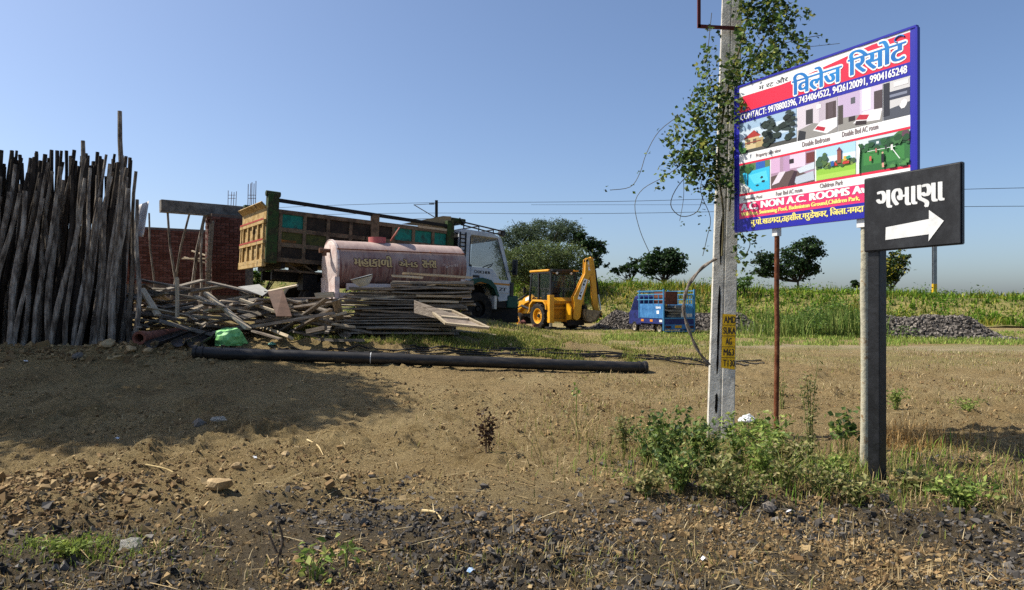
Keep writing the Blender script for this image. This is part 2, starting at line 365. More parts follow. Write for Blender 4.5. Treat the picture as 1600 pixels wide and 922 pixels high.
# ------------------------------------------------------------ hoarding on two posts
BL = Vector((2.545, 8.0, 2.43)); BW = Vector((1.023, -1.78, 0)); BH = 1.615
bu = BW.normalized(); bn = Vector((bu.y, -bu.x, 0)); bn = bn if bn.y < 0 else -bn   # board normal, facing left and to the viewer
bill = thing('hoarding', 'tall blue and red resort hoarding on a rusty post and a pale post', 'hoarding', (3.0, 7.2, Z(3.0, 7.2)))
B0 = bill.location.copy()
def bp(s, v, k=0):                                   # s 0..1 left to right, v 0..1 bottom to top, k metres proud
    return BL+BW*s+Vector((0, 0, BH*v))+bn*k-B0
bthick = .028
MB().prism([bp(0, 0), bp(1, 0), bp(1, 1), bp(0, 1)], -bn*bthick).build('panel', mat('sheet_white', ['d9d9d9', 'e4e4e2'], .5, scale=3), bill)
def quad(name, m, s0, s1, v0, v1, k):
    mb = MB(); mb.add([bp(s0, v0, k), bp(s1, v0, k), bp(s1, v1, k), bp(s0, v1, k)], [(0, 1, 2, 3)]); return mb.build(name, m, bill)
C_blue = paint('print_blue', '20209c', .4); C_red = paint('print_red', 'dc2342', .4); C_pink = paint('print_magenta', 'e03068', .4)
C_wht = paint('print_white', 'ededea', .4); C_yel = paint('print_yellow', 'f2e27a', .4); C_capt = paint('print_grey', '8a7a78', .4); C_blk = paint('print_black', '1a1a1e', .4)
fr = MB()
for a, b_ in (((-.004, -.006), (1.004, -.006)), ((-.004, 1.006), (1.004, 1.006)), ((-.004, 0), (-.004, 1)), ((1.004, 0), (1.004, 1))):
    fr.bar(bp(*a, -.012), bp(*b_, -.012), .02, .04, tuple(bn))
fr.build('frame', paint('frame_blue', '20209a', .35), bill)
K = .002
quad('title_band', C_red, .026, .975, .82, .985, K); quad('contact_band', C_blue, 0, 1, .745, .82, K)
quad('edge_strip', C_blue, 0, .026, .0, .745, K); quad('edge_strip', C_blue, .976, 1, .0, .745, K); quad('edge_strip', C_blue, .976, 1, .82, 1, K); quad('edge_strip', C_blue, 0, .026, .82, 1, K)
mb = MB(); mb.add([bp(.026, .93, .0032), bp(.026, .985, .0032), bp(.80, .985, .0032), bp(.46, .935, .0032), bp(.3, .925, .0032)], [(0, 1, 2, 3, 4)]); mb.build('title_flash', C_wht, bill)
quad('caption_band', C_wht, .026, .976, .465, .528, K); quad('rule', C_red, .026, .976, .452, .465, K)
quad('rule', C_red, .026, .976, .237, .252, K); quad('caption_band', C_wht, .026, .976, .188, .237, K)
quad('offer_band', C_pink, .026, .976, .08, .188, K); quad('address_band', C_blue, .026, .976, .0, .08, K)
def bfn(u, v, k): return bp(u, v, k)
def bt(body, name, m, u0, u1, v0, v1, bold=0, dz=.0045, ring=0, skew=0): return text(body, name, m, bill, (lambda u, v, k: bp(u, v, k)), u0, u1, v0, v1, bold, dz, ring)
title = '\u093f\u0935\u0932\u0947\u091c'; title2 = '\u093f\u0930\u0938\u094b\u091f'
bt(title, 'title_outline', C_wht, .375, .645, .828, .962, ring=.011, dz=.004); bt(title2, 'title_outline', C_wht, .685, .955, .842, .985, ring=.011, dz=.004)
M_tb = mat('title_blue', ['1c4f9e', '2a8fd0'], .4, scale=1.2)
bt(title, 'title_lettering', M_tb, .375, .645, .828, .962, bold=.005, dz=.0062); bt(title2, 'title_lettering', M_tb, .685, .955, .842, .985, bold=.005, dz=.0062)
hook = MB(); pts = [bp(.93+.022*math.cos(a), .965+.018*math.sin(a), .0068) for a in np.linspace(.3, 4.2, 9)]; hook.tube(pts, .007, 6); hook.build('title_lettering', M_tb, bill)
bt('\u092e \u0930\u091f \u0914\u0930', 'small_lettering', C_blk, .16, .345, .935, .972, bold=.001, dz=.0042)
bt('CONTACT: 9978800396, 7434064522, 9426120091, 9904165248', 'phone_lettering', C_wht, .035, .962, .757, .808, bold=.0014)
for t, u0, u1, v0 in (('Property side view', .14, .30, .478), ('Double Bedroom', .43, .585, .484), ('Double Bed AC room', .65, .83, .49)):
    bt(t, 'caption_lettering', C_capt, u0, u1, v0, v0+.032, bold=.0008)
for t, u0, u1, v0 in (('Swmming Pool', .055, .18, .196), ('Four Bed AC room', .27, .43, .2), ('Children Park', .53, .655, .204)):
    bt(t, 'caption_lettering', C_capt, u0, u1, v0, v0+.028, bold=.0008)
bt('A.C, NON A.C. ROOMS Available', 'offer_lettering', C_wht, .04, .93, .128, .182, bold=.0045)
bt('Wifi-Free, Swimming Pool, Badminton Ground,Children Park,', 'offer_lettering', C_yel, .04, .74, .088, .123, bold=.002)
bt('\u092e\u0941.\u092a\u094b.\u0916\u0921\u0917\u0926\u093e,\u0924\u0939\u0938\u0940\u0932.\u0917\u0930\u0941\u0921\u0947\u0936\u0935\u0930, \u093f\u091c\u0932\u093e.\u0928\u092e\u0926\u093e', 'address_lettering', C_yel, .105, .76, .012, .075, bold=.002)
MB().lathe([(.0, .001), (.028, .001)], bp(.06, .845, .004), bn, 14).build('feather_emblem', paint('feather_green', '2f6b4a'), bill)
MB().lathe([(.0, .001), (.014, .001)], bp(.06, .845, .0055), bn, 12).build('feather_emblem', paint('feather_blue', '17246e'), bill)

def picture(s0, s1, v0, v1, shapes):                  # printed photograph: flat polygons of ink in picture coordinates 0..1
    V = []; Fs = []; C = []; k = .0026
    for c, poly in shapes:
        n = len(V); k += .00025
        V += [tuple(bp(s0+(s1-s0)*min(max(x, 0), 1), v0+(v1-v0)*min(max(y, 0), 1), k)) for x, y in poly]; Fs.append(tuple(range(n, n+len(poly)))); C += [lin(c)]*len(poly)
    me = bpy.data.meshes.new('printed_photo'); me.from_pydata(V, [], Fs); at = me.color_attributes.new('col', 'FLOAT_COLOR', 'POINT')
    at.data.foreach_set('color', np.concatenate([np.array(C), np.ones((len(C), 1))], 1).astype(np.float32).ravel()); me.materials.append(M_print)
    return link('printed_photo', me, bill)
def R4(x0, x1, y0, y1): return [(x0, y0), (x1, y0), (x1, y1), (x0, y1)]
def blob(cx, cy, rx, ry, n=9, j=.3): return [(cx+rx*(1+random.uniform(-j, j))*math.cos(6.283*i/n), cy+ry*(1+random.uniform(-j, j))*math.sin(6.283*i/n)) for i in range(n)]
def fol(cols, x0, x1, y0, y1, n, r): return [(random.choice(cols), blob(random.uniform(x0, x1), random.uniform(y0, y1), r, r*1.2)) for _ in range(n)]
V1, V2 = (.53, .743), (.254, .45)
gd = ['1d2a22', '26352b', '2f3d38', '182019']; gl = ['2e5a2c', '3f7034', '27492a', '557f3c']
picture(.028, .396, *V1, [('9db8cf', R4(0, 1, 0, 1)), ('c3d3de', R4(0, 1, .35, .75)), ('4a4a45', R4(0, 1, 0, .12)), ('cdb98c', R4(.1, .36, .1, .48)), ('b5a06f', R4(.3, .44, .1, .4)), ('a8332c', [(.06, .46), (.4, .46), (.27, .68)]), ('6b5b45', R4(.14, .2, .25, .4)), ('6b5b45', R4(.25, .31, .25, .4)), ('8d3a30', R4(.1, .4, .29, .32))]
        + fol(gd, .45, .95, .1, .8, 34, .07)+fol(gd, .5, .62, .5, .95, 8, .04)+fol(gd, .85, .97, .5, .95, 12, .05)+fol(gl, .0, .1, .05, .35, 8, .05))
picture(.402, .625, *V1, [('cfc6cc', R4(0, 1, 0, 1)), ('b9aeb8', R4(.55, 1, .35, 1)), ('8e8b86', [(0, 0), (1, 0), (1, .2), (.4, .42), (0, .3)]), ('3e3a3a', R4(.22, .4, .42, .85)), ('4a3c3c', R4(.72, .97, .4, .9)), ('55474a', R4(.78, .9, .45, .88)), ('e6e4e4', [(.4, .2), (.75, .02), (1, .15), (1, .42), (.6, .42)]), ('b01f33', [(.45, .22), (.68, .1), (.72, .2), (.52, .3)]), ('2a2b30', [(.0, 0), (.2, .0), (.22, .22), (.05, .3)]), ('f4f2f0', R4(.5, .6, .8, .92))])
picture(.629, .85, *V1, [('cdbfd2', R4(0, 1, 0, 1)), ('bda9c4', R4(0, .5, .3, 1)), ('e2dce8', R4(.55, .75, .4, 1)), ('8f8c86', [(0, 0), (1, 0), (1, .28), (0, .36)]), ('463f3a', R4(.0, .12, .18, .72)), ('4a3d40', R4(.82, 1, .35, .85)), ('5a5a60', R4(.3, .4, .68, .85)), ('e8e4e4', [(.35, .12), (.95, .05), (1, .35), (.6, .38)]), ('b8263a', [(.42, .2), (.66, .14), (.72, .26), (.5, .32)]), ('2f2325', R4(.25, .4, .2, .33)), ('2f2325', [(.4, .06), (.65, .02), (.66, .12), (.42, .17)])])
picture(.854, .975, *V1, [('c8c6c4', R4(0, 1, 0, 1)), ('4b4f58', [(.0, .0), (1, 0), (1, .35), (0, .25)]), ('32374a', R4(.0, 1, .5, .72)), ('7c8293', R4(.1, .9, .57, .64)), ('262832', R4(0, .25, .1, .98)), ('e4e2e0', blob(.78, .32, .14, .1)), ('dad8d6', R4(.4, .95, .82, .95))])
picture(.028, .23, *V2, [('5b7a52', R4(0, 1, 0, 1)), ('2a5fae', R4(.55, .85, .68, 1)), ('34b9dc', [(.1, .72), (1, .78), (1, .0), (.5, .0), (.2, .3)]), ('57cde6', [(.3, .6), (.9, .66), (.95, .3), (.5, .25)]), ('b9bab5', [(0, 0), (.5, 0), (.2, .3), (0, .42)]), ('dcdcd6', [(.05, .25), (.14, .33), (.42, .05), (.34, 0)]), ('1f3a44', blob(.75, .45, .05, .04)), ('1f3a44', blob(.8, .3, .06, .04)), ('1f3a44', blob(.6, .2, .05, .03)), ('26475a', R4(.26, .3, .25, .85))]+fol(gl, 0, .45, .72, .98, 12, .07))
picture(.238, .5, *V2, [('a98aa0', R4(0, 1, 0, 1)), ('d9c6d8', R4(.4, .8, .55, 1)), ('b692b4', R4(.3, .45, .4, 1)), ('cfaac8', R4(.0, .22, .5, 1)), ('6a3230', R4(.82, 1, .62, .95)), ('5d4b48', [(0, 0), (1, 0), (1, .2), (.5, .5), (0, .4)]), ('c9d2da', [(.6, .5), (1, .62), (1, .4), (.68, .34)]), ('b4bfca', [(.5, .22), (.98, .34), (1, .05), (.6, .0)]), ('3b2730', [(.4, .0), (.55, .0), (.62, .42), (.55, .45)]), ('d8cdd6', [(.02, .1), (.2, .16), (.36, .5), (.2, .5)]), ('2a2026', R4(.44, .54, .72, .86))])
picture(.51, .72, *V2, [('a9cfe6', R4(0, 1, 0, 1)), ('d6e6ee', R4(0, 1, .42, .7)), ('8fbf3f', R4(0, 1, 0, .36)), ('a6cd55', R4(0, 1, .0, .16))]+fol(['4d6b3a', '5f8044', '7a8f4c', '3d5a35'], 0, 1, .36, .5, 26, .06)+fol(['4d6b3a', '3a5a40'], .02, .26, .45, .78, 14, .07)
        + [('8a4a3c', R4(.56, .66, .42, .8)), ('6d3a4a', [(.54, .8), (.61, .92), (.68, .8)]), ('c8372d', [(.5, .36), (.58, .36), (.5, .5)]), ('d8b13a', R4(.72, .8, .46, .6)), ('2e5a9e', R4(.4, .48, .36, .52)), ('c23a34', R4(.7, .86, .36, .44)), ('2b8f78', blob(.83, .55, .06, .05))])
picture(.735, .975, *V2, [('cfdadc', R4(0, 1, 0, 1)), ('2c6a34', R4(0, 1, 0, .72)), ('3a7f3c', R4(.1, .9, .2, .6)), ('3f5f5c', R4(.2, .7, .72, .92)), ('dfe6e6', R4(.36, .41, .78, .85)), ('dfe6e6', R4(.5, .55, .8, .87))]+fol(['1e4a28', '275a2e', '163a20'], .0, 1, .66, .86, 26, .06)+fol(['1e4a28', '3b6b3a', '5f3d4c'], .72, 1, .7, .98, 14, .08)+fol(['4f8a48', '3d7440'], .5, 1, .02, .16, 10, .05)
        + [('e6ece6', R4(.2, .75, .585, .6)), ('dfe8df', [(.66, .58), (.68, .58), (.84, .22), (.82, .22)]), ('15161c', R4(.475, .53, .18, .44)), ('caa48a', blob(.5, .47, .022, .03)), ('d99a88', R4(.49, .53, .05, .18)), ('c8604e', R4(.24, .28, .3, .44)), ('e6e0da', R4(.66, .7, .5, .66)), ('b06a5c', R4(.36, .39, .52, .64)), ('2a2b30', R4(.55, .58, .54, .68)), ('f2f2f0', [(0, .86), (.05, .72), (.03, .3), (.03, .0), (-.02, 0), (-.02, .8)])])
for i, (px, base, m, r) in enumerate(((1208, G(1208, 708), M_rust, .026), (1344, G(1344, 748), M_palepost, .038))):
    s = (8*(px-800)/F-2.545)/(1.023+1.78*(px-800)/F); top = BL+BW*s-bn*(bthick+r+.002); t = top+Vector((0, 0, -.10)); b0 = Vector((top.x, top.y, Z(top.x, top.y)-.25))
    pts = [b0+(t-b0)*q+Vector((random.uniform(-1, 1)*.004, random.uniform(-1, 1)*.004, 0)) for q in np.linspace(0, 1, 9)]
    MB().tube([p-B0 for p in pts], r, 12).build('post', m, bill, smooth=True)
    MB().tube([t-B0+Vector((0, 0, .0)), t-B0+Vector((0, 0, BH*.9))], r*.8, 10).build('post_top', M_white, bill, smooth=True)
    MB().bar(t-B0+Vector((0, 0, .0)), t-B0+Vector((0, 0, .12)), r*2.6, r*2.6, tuple(bn)).build('bracket', M_white, bill)

# ------------------------------------------------------------ black direction sign
pb = G(1362, 770); SGx = thing('direction_sign', 'black hand-painted direction board with white arrow on a square black post', 'sign', pb)
S0 = P(1350, 393, 6.05); su = Vector((.397, -.672, 0)).normalized(); SW = .785; SH = .62; sn = Vector((su.y, -su.x, 0)); sn = sn if sn.y < 0 else -sn
def sp_(u, v, k=0): return S0+su*SW*u+Vector((0, 0, SH*v+.012*u))+sn*k-pb
M_slate = mat('blackboard_paint', ['101114', '1c1d20', '2d2f32'], .6, scale=7, bump=.1, stretch=(1, 1, .6))
mb = MB(); mb.prism([sp_(0, 0), sp_(1, 0), sp_(1, 1), sp_(0, 1)], -sn*.02); mb.build('board', M_slate, SGx, bevel=.006)
rim = MB()
for a, b_ in (((0, .01), (1, .01)), ((0, .99), (1, .99)), ((.008, 0), (.008, 1)), ((.992, 0), (.992, 1))): rim.bar(sp_(*a, -.03), sp_(*b_, -.03), .025, .03, tuple(sn))
rim.build('rim', M_black, SGx)
text('\u0a97\u0aad\u0abe\u0aa3\u0abe', 'lettering', M_white, SGx, sp_, .15, .84, .50, .80, bold=.012, dz=.002)
ar = MB(); ar.add([sp_(*q, .0035) for q in ((.245, .13), (.70, .15), (.695, .06), (.845, .30), (.70, .46), (.70, .345), (.25, .30))], [(0, 1, 2, 3, 4, 5, 6)]); ar.build('arrow', M_white, SGx)
c = S0-pb+su*.065-sn*.085
MB().bar(Vector((c.x, c.y, -.3)), Vector((c.x, c.y, SH*.95+S0.z-pb.z)), .106, .106, tuple(su)).build('post', M_black, SGx, bevel=.008)

# ------------------------------------------------------------ concrete electricity pole
pp = G(1125, 684); UP = thing('electricity_pole', 'weathered concrete electricity pole with a yellow painted number patch', 'pole', pp)
top = P(1143, 0, pp.y)-pp; ax = top.normalized(); H = 7.2
fu = Matrix.Rotation(R(-13), 3, 'Z') @ Vector((1, 0, 0)); fn_ = Matrix.Rotation(R(-13), 3, 'Z') @ Vector((0, -1, 0))
sec = [(-.162, -.05), (-.150, -.062), (-.022, -.062), (-.012, -.05), (.0, -.05), (.01, -.066), (.155, -.066), (.166, -.055), (.166, .05), (.155, .06), (-.15, .06), (-.162, .05)]
mb = MB(); L_ = [0, .3, .8, 1.4, 2.2, 3.2, 4.4, 5.6, H]; n = len(sec); vs_ = []
for h in [-.5]+L_:
    k = 1-.36*max(h, 0)/H
    for a, b_ in sec: vs_.append(ax*h+fu*a*k*.96+fn_*(-b_)*k*1.25+Vector((random.uniform(-1, 1), random.uniform(-1, 1), 0))*.0022)
rows = len(L_)+1
mb.add(vs_, [(i*n+k, i*n+(k+1) % n, (i+1)*n+(k+1) % n, (i+1)*n+k) for i in range(rows-1) for k in range(n)]+[tuple(range((rows-1)*n, rows*n))])
mb.build('shaft', M_conc, UP)
def upf(u, v, k=0): kk = 1-.36*v/H; return ax*v+fu*u*kk*.96+fn_*(.0825*kk+k)
gp = MB()
for a, b_ in ((.02, .10), (.30, .55), (.78, 1.85), (2.1, 2.7), (3.1, 4.4)):
    n2 = 9; t = np.linspace(a, b_, n2); wd = [.004]+[random.uniform(.010, .02) for _ in range(n2-2)]+[.004]
    V = []; 
    for q, w_ in zip(t, wd): V += [upf(-.062-w_+random.uniform(-.004, .004), q, -.0045+.0005), upf(-.062+w_, q, -.0045+.0005)]
    gp.add(V, [(2*i, 2*i+1, 2*i+3, 2*i+2) for i in range(n2-1)])
gp.build('slot', paint('slot_dark', '15120f', .95, .1), UP)
mb = MB(); mb.add([upf(-.014, .86, .007), upf(.1585, .84, .007), upf(.1595, 1.50, .007), upf(-.012, 1.51, .007)], [(0, 1, 2, 3)]); mb.build('number_patch', mat('yellow_paint', ['c89a10', 'e2b41c', 'd9a716'], .6, scale=9), UP)
rl = MB()
for i in range(1, 5): rl.add([upf(-.013, .85+i*.131-.004, .0085), upf(.159, .85+i*.131-.004, .0085), upf(.159, .85+i*.131+.003, .0085), upf(-.013, .85+i*.131+.003, .0085)], [(0, 1, 2, 3)])
rl.build('rule', C_blk, UP)
for i, t in enumerate(('T130', 'M63', 'AG', 'SUKA', 'AMD')):
    u0, u1 = ((.01, .157), (.012, .145), (.035, .11), (.002, .157), (.008, .157))[i]
    text(t, 'number_lettering', C_blk, UP, upf, u0, u1, .875+i*.131, .955+i*.131, bold=.003, dz=.0095)
zt = (P(1125, 42, pp.y)-pp).z
br = MB(); a = P(1090, 41, pp.y-.12)-pp; b_ = P(1160, 45, pp.y-.12)-pp; br.bar(a, b_, .035, .035); br.bar(a+Vector((.016, 0, -.018)), a+Vector((.016, 0, .9)), .035, .035)
br.build('bracket', mat('red_oxide', ['4a1d18', '63261f'], .7, scale=8), UP)

# ------------------------------------------------------------ climbing vine on the pole
vine = thing('climbing_vine', 'leafy green creeper covering the upper part of the concrete pole', 'vine', pp)
pts_l = []; szs = []
blobs = [(1195, 40, 45, 60, 430, 8.25), (1185, 105, 50, 40, 260, 8.05), (1235, 65, 35, 45, 90, 8.0), (1150, 150, 35, 45, 150, 8.1), (1110, 175, 38, 40, 210, 8.2), (1085, 225, 42, 45, 330, 8.15), (1105, 265, 38, 32, 200, 8.15), (1075, 265, 26, 26, 70, 8.1), (1125, 290, 22, 25, 60, 8.1), (1120, 120, 30, 40, 70, 8.2), (1110, 60, 18, 45, 30, 8.2), (1145, 230, 18, 60, 70, 8.1), (1165, 378, 16, 18, 36, 8.15), (1158, 410, 10, 14, 14, 8.15), (1215, 20, 50, 30, 90, 8.3), (1255, 80, 26, 30, 30, 7.9), (1045, 270, 14, 22, 22, 8.15), (1037, 285, 10, 14, 12, 8.1), (1172, 160, 20, 22, 40, 7.95), (1180, 0, 40, 30, 120, 8.3), (1220, 110, 40, 22, 60, 7.9)]
for px, py, rx, ry, n, d in blobs:
    m_ = max(3, n//5)
    for _ in range(m_):
        a = rng.uniform(0, 6.283); r = math.sqrt(rng.uniform(0, 1)); cx, cy = px+rx*r*math.cos(a), py+ry*r*math.sin(a); cd = d+rng.normal(0, .09)
        for _ in range(9): pts_l.append(P(cx+rng.normal(0, 6), cy+rng.normal(0, 7), cd+rng.normal(0, .05))-pp)
leafmesh('foliage', np.array([tuple(p) for p in pts_l]), .058, ['4a6430', '5a7436', '6d8540', '3c522a', '7d8f48', '9a9c4a', '324626', '2c3e22'], vine, asp=.8, up=.25)
vs_ = MB()
def curve(pl, n=14, j=1.5):
    p = [Vector(q) for q in pl]; out = []
    for i in range(len(p)-1):
        p0, p1, p2, p3 = p[max(i-1, 0)], p[i], p[i+1], p[min(i+2, len(p)-1)]
        for k in range(n//(len(p)-1)+1):
            t = k/(n//(len(p)-1)+1); out.append(.5*((2*p1)+(p2-p0)*t+(2*p0-5*p1+4*p2-p3)*t*t+(3*p1-p0-3*p2+p3)*t**3))
    return out+[p[-1]]
def pxc(pl, d, n=18): return [q-pp for q in curve([P(x, y, d) for x, y in pl], n)]
for pl, d, r in (([(1065, 178), (1030, 205), (1010, 240), (1000, 270), (985, 292), (953, 297)], 8.15, .004), ([(1075, 250), (1040, 275), (1005, 295), (992, 320), (1000, 360), (1015, 395)], 8.2, .004), ([(1090, 260), (1060, 290), (1048, 320), (1065, 338), (1090, 330), (1100, 300)], 8.1, .005),
                 ([(1100, 270), (1095, 300), (1110, 340), (1105, 370), (1098, 400)], 8.1, .004), ([(1128, 400), (1130, 330), (1122, 250), (1135, 150), (1160, 60), (1180, -20)], 8.26, .012), ([(1140, 330), (1150, 200), (1165, 120), (1200, 50), (1230, 10)], 8.2, .009), ([(1125, 250), (1090, 220), (1075, 240), (1060, 260)], 8.15, .007),
                 ([(1180, 90), (1220, 70), (1255, 60), (1285, 55)], 8.0, .004), ([(1230, 95), (1255, 75), (1275, 72), (1312, 68)], 8.0, .003), ([(1120, 160), (1105, 100), (1108, 60), (1112, 20)], 8.2, .004), ([(1150, 330), (1160, 365), (1172, 380), (1165, 400)], 8.15, .005), ([(1068, 280), (1068, 310), (1062, 345)], 8.1, .003)):
    vs_.tube(pxc(pl, d), r, 5)
vs_.build('stems', mat('vine_stem', ['4e4630', '6b6344'], .9, scale=9), vine)
sl_ = []
for pl, d in (([(1000, 270), (985, 292), (953, 297), (1030, 205), (1010, 240)], 8.15), ([(1066, 348), (1062, 312), (1098, 340), (1105, 385), (1108, 360), (1100, 330)], 8.1), ([(1285, 55), (1270, 60), (1290, 67), (1262, 70), (1240, 85)], 8.0)):
    for x, y in pl:
        for _ in range(3): sl_.append(P(x+rng.normal(0, 4), y+rng.normal(0, 4), d)-pp)
leafmesh('tendril_leaves', np.array([tuple(p) for p in sl_]), .05, ['4f6630', '63783a', '3d4f28'], vine)
wv = thing('woody_creeper', 'twisted bare grey creeper stem looping out from the concrete pole', 'vine', pp)
for o in (0, 1):
    c_ = pxc([(1119, 404), (1098, 418), (1078, 442), (1070, 465), (1069, 490), (1079, 522), (1092, 550), (1109, 570)], pp.y-.16, 40); n = len(c_)
    c_ = [p+Vector((math.cos(i*.55+o*3.14)*.011, math.sin(i*.55+o*3.14)*.011, 0)) for i, p in enumerate(c_)]
    MB().tube(c_, [.016-.006*i/n for i in range(n)], 7).build('stem', mat('grey_vine_bark', ['5b5148', '7d7266', '978c7e'], .9, scale=14, bump=.5), wv, smooth=True)

# ------------------------------------------------------------ wheels
def wheel(parent, c, r, wd, m_rim, lug=0, name='wheel', side=-1, hub=.55):
    """axle along local y; side: which y side faces out"""
    o = bpy.data.objects.new(name, None); col.objects.link(o); o.parent = parent; o.location = c; o.empty_display_size = .1
    h = wd/2; ri = r*hub
    t = MB().lathe([(ri, -h*.8), (r*.82, -h), (r*.95, -h*.9), (r, -h*.6), (r, h*.6), (r*.95, h*.9), (r*.82, h), (ri, h*.8)], (0, 0, 0), (0, 1, 0), 28)
    if lug:
        for k in range(lug):
            for s in (-1, 1):
                a = 6.283*(k+(.5 if s > 0 else 0))/lug; d = Vector((math.cos(a), 0, math.sin(a))); e = Vector((math.cos(a+.22), 0, math.sin(a+.22)))
                t.bar(d*r*1.0+Vector((0, s*h*.95, 0)), e*r*1.005+Vector((0, s*h*.05, 0)), .05*r/.65, .06, tuple(d))
    t.build('tyre', M_rubber, o, smooth=True)
    MB().lathe([(.001, side*h*.25), (r*.16, side*h*.25), (r*.2, side*h*.45), (r*.3, side*h*.3), (ri*.85, side*h*.15), (ri*.9, side*h*.75), (ri*1.03, side*h*.82), (ri*1.03, -side*h*.7), (.001, -side*h*.7)], (0, 0, 0), (0, 1, 0), 24).build('rim', m_rim, o, smooth=True)
    hubm = MB(); hubm.cyl((0, side*h*.2, 0), (0, side*h*.62, 0), r*.17, r*.13, 12)
    for k in range(8): a = 6.283*k/8; hubm.cyl((math.cos(a)*r*.27, side*h*.25, math.sin(a)*r*.27), (math.cos(a)*r*.27, side*h*.42, math.sin(a)*r*.27), r*.03, n=6)
    hubm.build('hub', M_dark, o)
    return o

# ------------------------------------------------------------ tipper truck
TK = thing('tipper_truck', 'old tipper truck with white cab and rusty ribbed load bed', 'truck', (-5.8, 16.5, 1.27), (0, R(2.8), R(35)))
M_bed = mat('rusty_bed', ['3a3026', '574939', '73624d', '4a4c3c'], .85, .1, scale=3, bump=.4)
M_bedd = mat('dark_panel', ['1d1914', '2c251d', '3b3227'], .85, scale=4, bump=.3)
M_teal = mat('teal_panel', ['0c5a50', '14786a', '27443c'], .7, scale=4, bump=.2)
M_olive = mat('olive_panel', ['33381a', '4a4c22', '2a2618'], .8, scale=4, bump=.2)
M_orange = mat('orange_scuffed', ['9a5f1c', '6d4a22', '3d3022'], .8, scale=5)
M_cream = mat('cream_tailgate', ['86693c', 'a48650', 'bb9f6c', '54432a'], .8, scale=4, bump=.2)
M_green = mat('old_green', ['1f3a1c', '33481f', '2c2a1a', '4a4a2a'], .8, scale=6, bump=.3)
M_cab = mat('cab_white', ['9fa6ad', 'b4babf', 'c0c5c8'], .45, scale=2, spec=.5)
M_mud = mat('mudguard_green', ['0e3a30', '14493c', '233a30'], .55, scale=5)
M_glass = glassmat('dark_glass', '0e1614', .3)
BLn = 4.95
MB().b(.02, BLn, .03, 2.17, 1.36, 1.46).build('bed_floor', M_bed, TK)
MB().b(.0, BLn, 2.13, 2.19, 1.46, 2.55).build('side_board', M_bed, TK)
MB().b(.2, BLn, .045, .075, 1.46, 2.56).build('side_board', M_bedd, TK)
xs_ = [.26+i*.585 for i in range(9)]
rb = MB()
for x in xs_: rb.b(x-.04, x+.04, -.015, .045, 1.44, 2.56)
rb.build('side_posts', M_bed, TK)
for z in (1.40, 1.76, 2.12, 2.54):
    MB().b(.2, BLn, -.022 if z in (1.40, 2.54) else -.008, .046, z-.05, z+.05).build('side_rail', M_bed, TK)
for i in range(8):
    for j, (z0, z1) in enumerate(((1.45, 1.71), (1.81, 2.07), (2.17, 2.49))):
        m = M_bedd
        if (i, j) in ((0, 2), (5, 2), (6, 2), (7, 2)): m = M_teal
        if (i, j) in ((0, 1), (1, 1), (7, 1)): m = M_olive
        MB().b(xs_[i]+.042, xs_[i+1]-.042, .026, .044, z0, z1).build('side_panel', m, TK)
MB().b(xs_[0]+.05, xs_[0]+.4, .022, .03, 1.815, 1.88).build('paint_patch', M_orange, TK)
MB().bar((.2, .0, 2.80), (4.95, .02, 2.71), .09, .085).build('top_rail', M_dark, TK, bevel=.008)
MB().bar((.2, 2.16, 2.80), (4.95, 2.16, 2.71), .09, .085).build('top_rail', M_dark, TK)
cp = MB(); cp.b(-.06, .2, -.05, .16, 1.30, 2.94); cp.cyl((-.1, .05, 2.94), (.24, .05, 2.94), .07, n=12); cp.build('corner_post', M_green, TK, bevel=.012)
MB().b(-.06, .14, 2.05, 2.24, 1.30, 2.9).build('corner_post', M_green, TK)
MB().b(2.55, 2.77, -.035, .05, 1.4, 2.78).build('middle_post', M_bed, TK, bevel=.01)
MB().b(BLn-.18, BLn+.02, -.05, .14, 1.3, 2.86).build('front_post', M_green, TK, bevel=.01)
ch = MB()
for k in range(9): ch.lathe([(.022, -.006), (.03, 0), (.022, .006), (.014, 0)], (2.42+.02*math.sin(k), -.05, 2.34-.05*k), (1, .4*(k % 2), 0), 10, closed=True)
ch.build('chain', M_dark, TK)
tg = MB(); tg.b(-.07, -.03, .02, 2.18, 1.22, 2.62); tg.build('tailgate', M_cream, TK)
for i, y in enumerate((.12, .55, 1.0, 1.45, 1.9, 2.1)): MB().b(-.115, -.07, y-.04, y+.04, 1.3, 2.28).build('tailgate_rib', M_cream, TK)
for z in (1.26, 1.34, 1.80, 2.28): MB().b(-.125, -.068, .02, 2.18, z-.045, z+.045).build('tailgate_rail', M_cream, TK)
MB().prism([(-.07, .1, 2.6), (-.07, 2.18, 2.6), (-.2, 2.18, 2.72), (-.2, .1, 2.72)], (.03, 0, .03)).build('tailgate_top', M_cream, TK)
for z in (1.85, 2.335): MB().b(-.13, -.127, .04, 2.16, z-.02, z+.02).build('red_stripe', mat('faded_red', ['8a2a22', 'a84234'], .7, scale=8), TK)
MB().b(BLn, BLn+.06, .0, 2.2, 1.4, 2.75).build('headboard', M_green, TK)
MB().prism([(3.6, .35, 2.66), (4.95, .1, 2.66), (4.95, .1, 3.0), (4.75, .2, 3.0)], (.0, .05, 0)).build('wooden_board', mat('tan_ply', ['8d7450', 'a98f68'], .85, scale=4), TK)
MB().b(3.9, 4.85, -.03, .03, 2.56, 2.62).build('batten', M_wood2, TK)
MB().b(4.98, 5.5, .2, 1.9, 2.86, 3.0).build('cab_guard', M_green, TK, bevel=.03)
un = MB(); un.b(.3, 6.9, .62, .74, .95, 1.18); un.b(.3, 6.9, 1.46, 1.58, .95, 1.18)
for x in (.4, 1.2, 2.2, 3.2, 4.2): un.b(x-.05, x+.05, .1, 2.1, 1.2, 1.355)
un.build('chassis', M_dark, TK)
dg_ = MB()
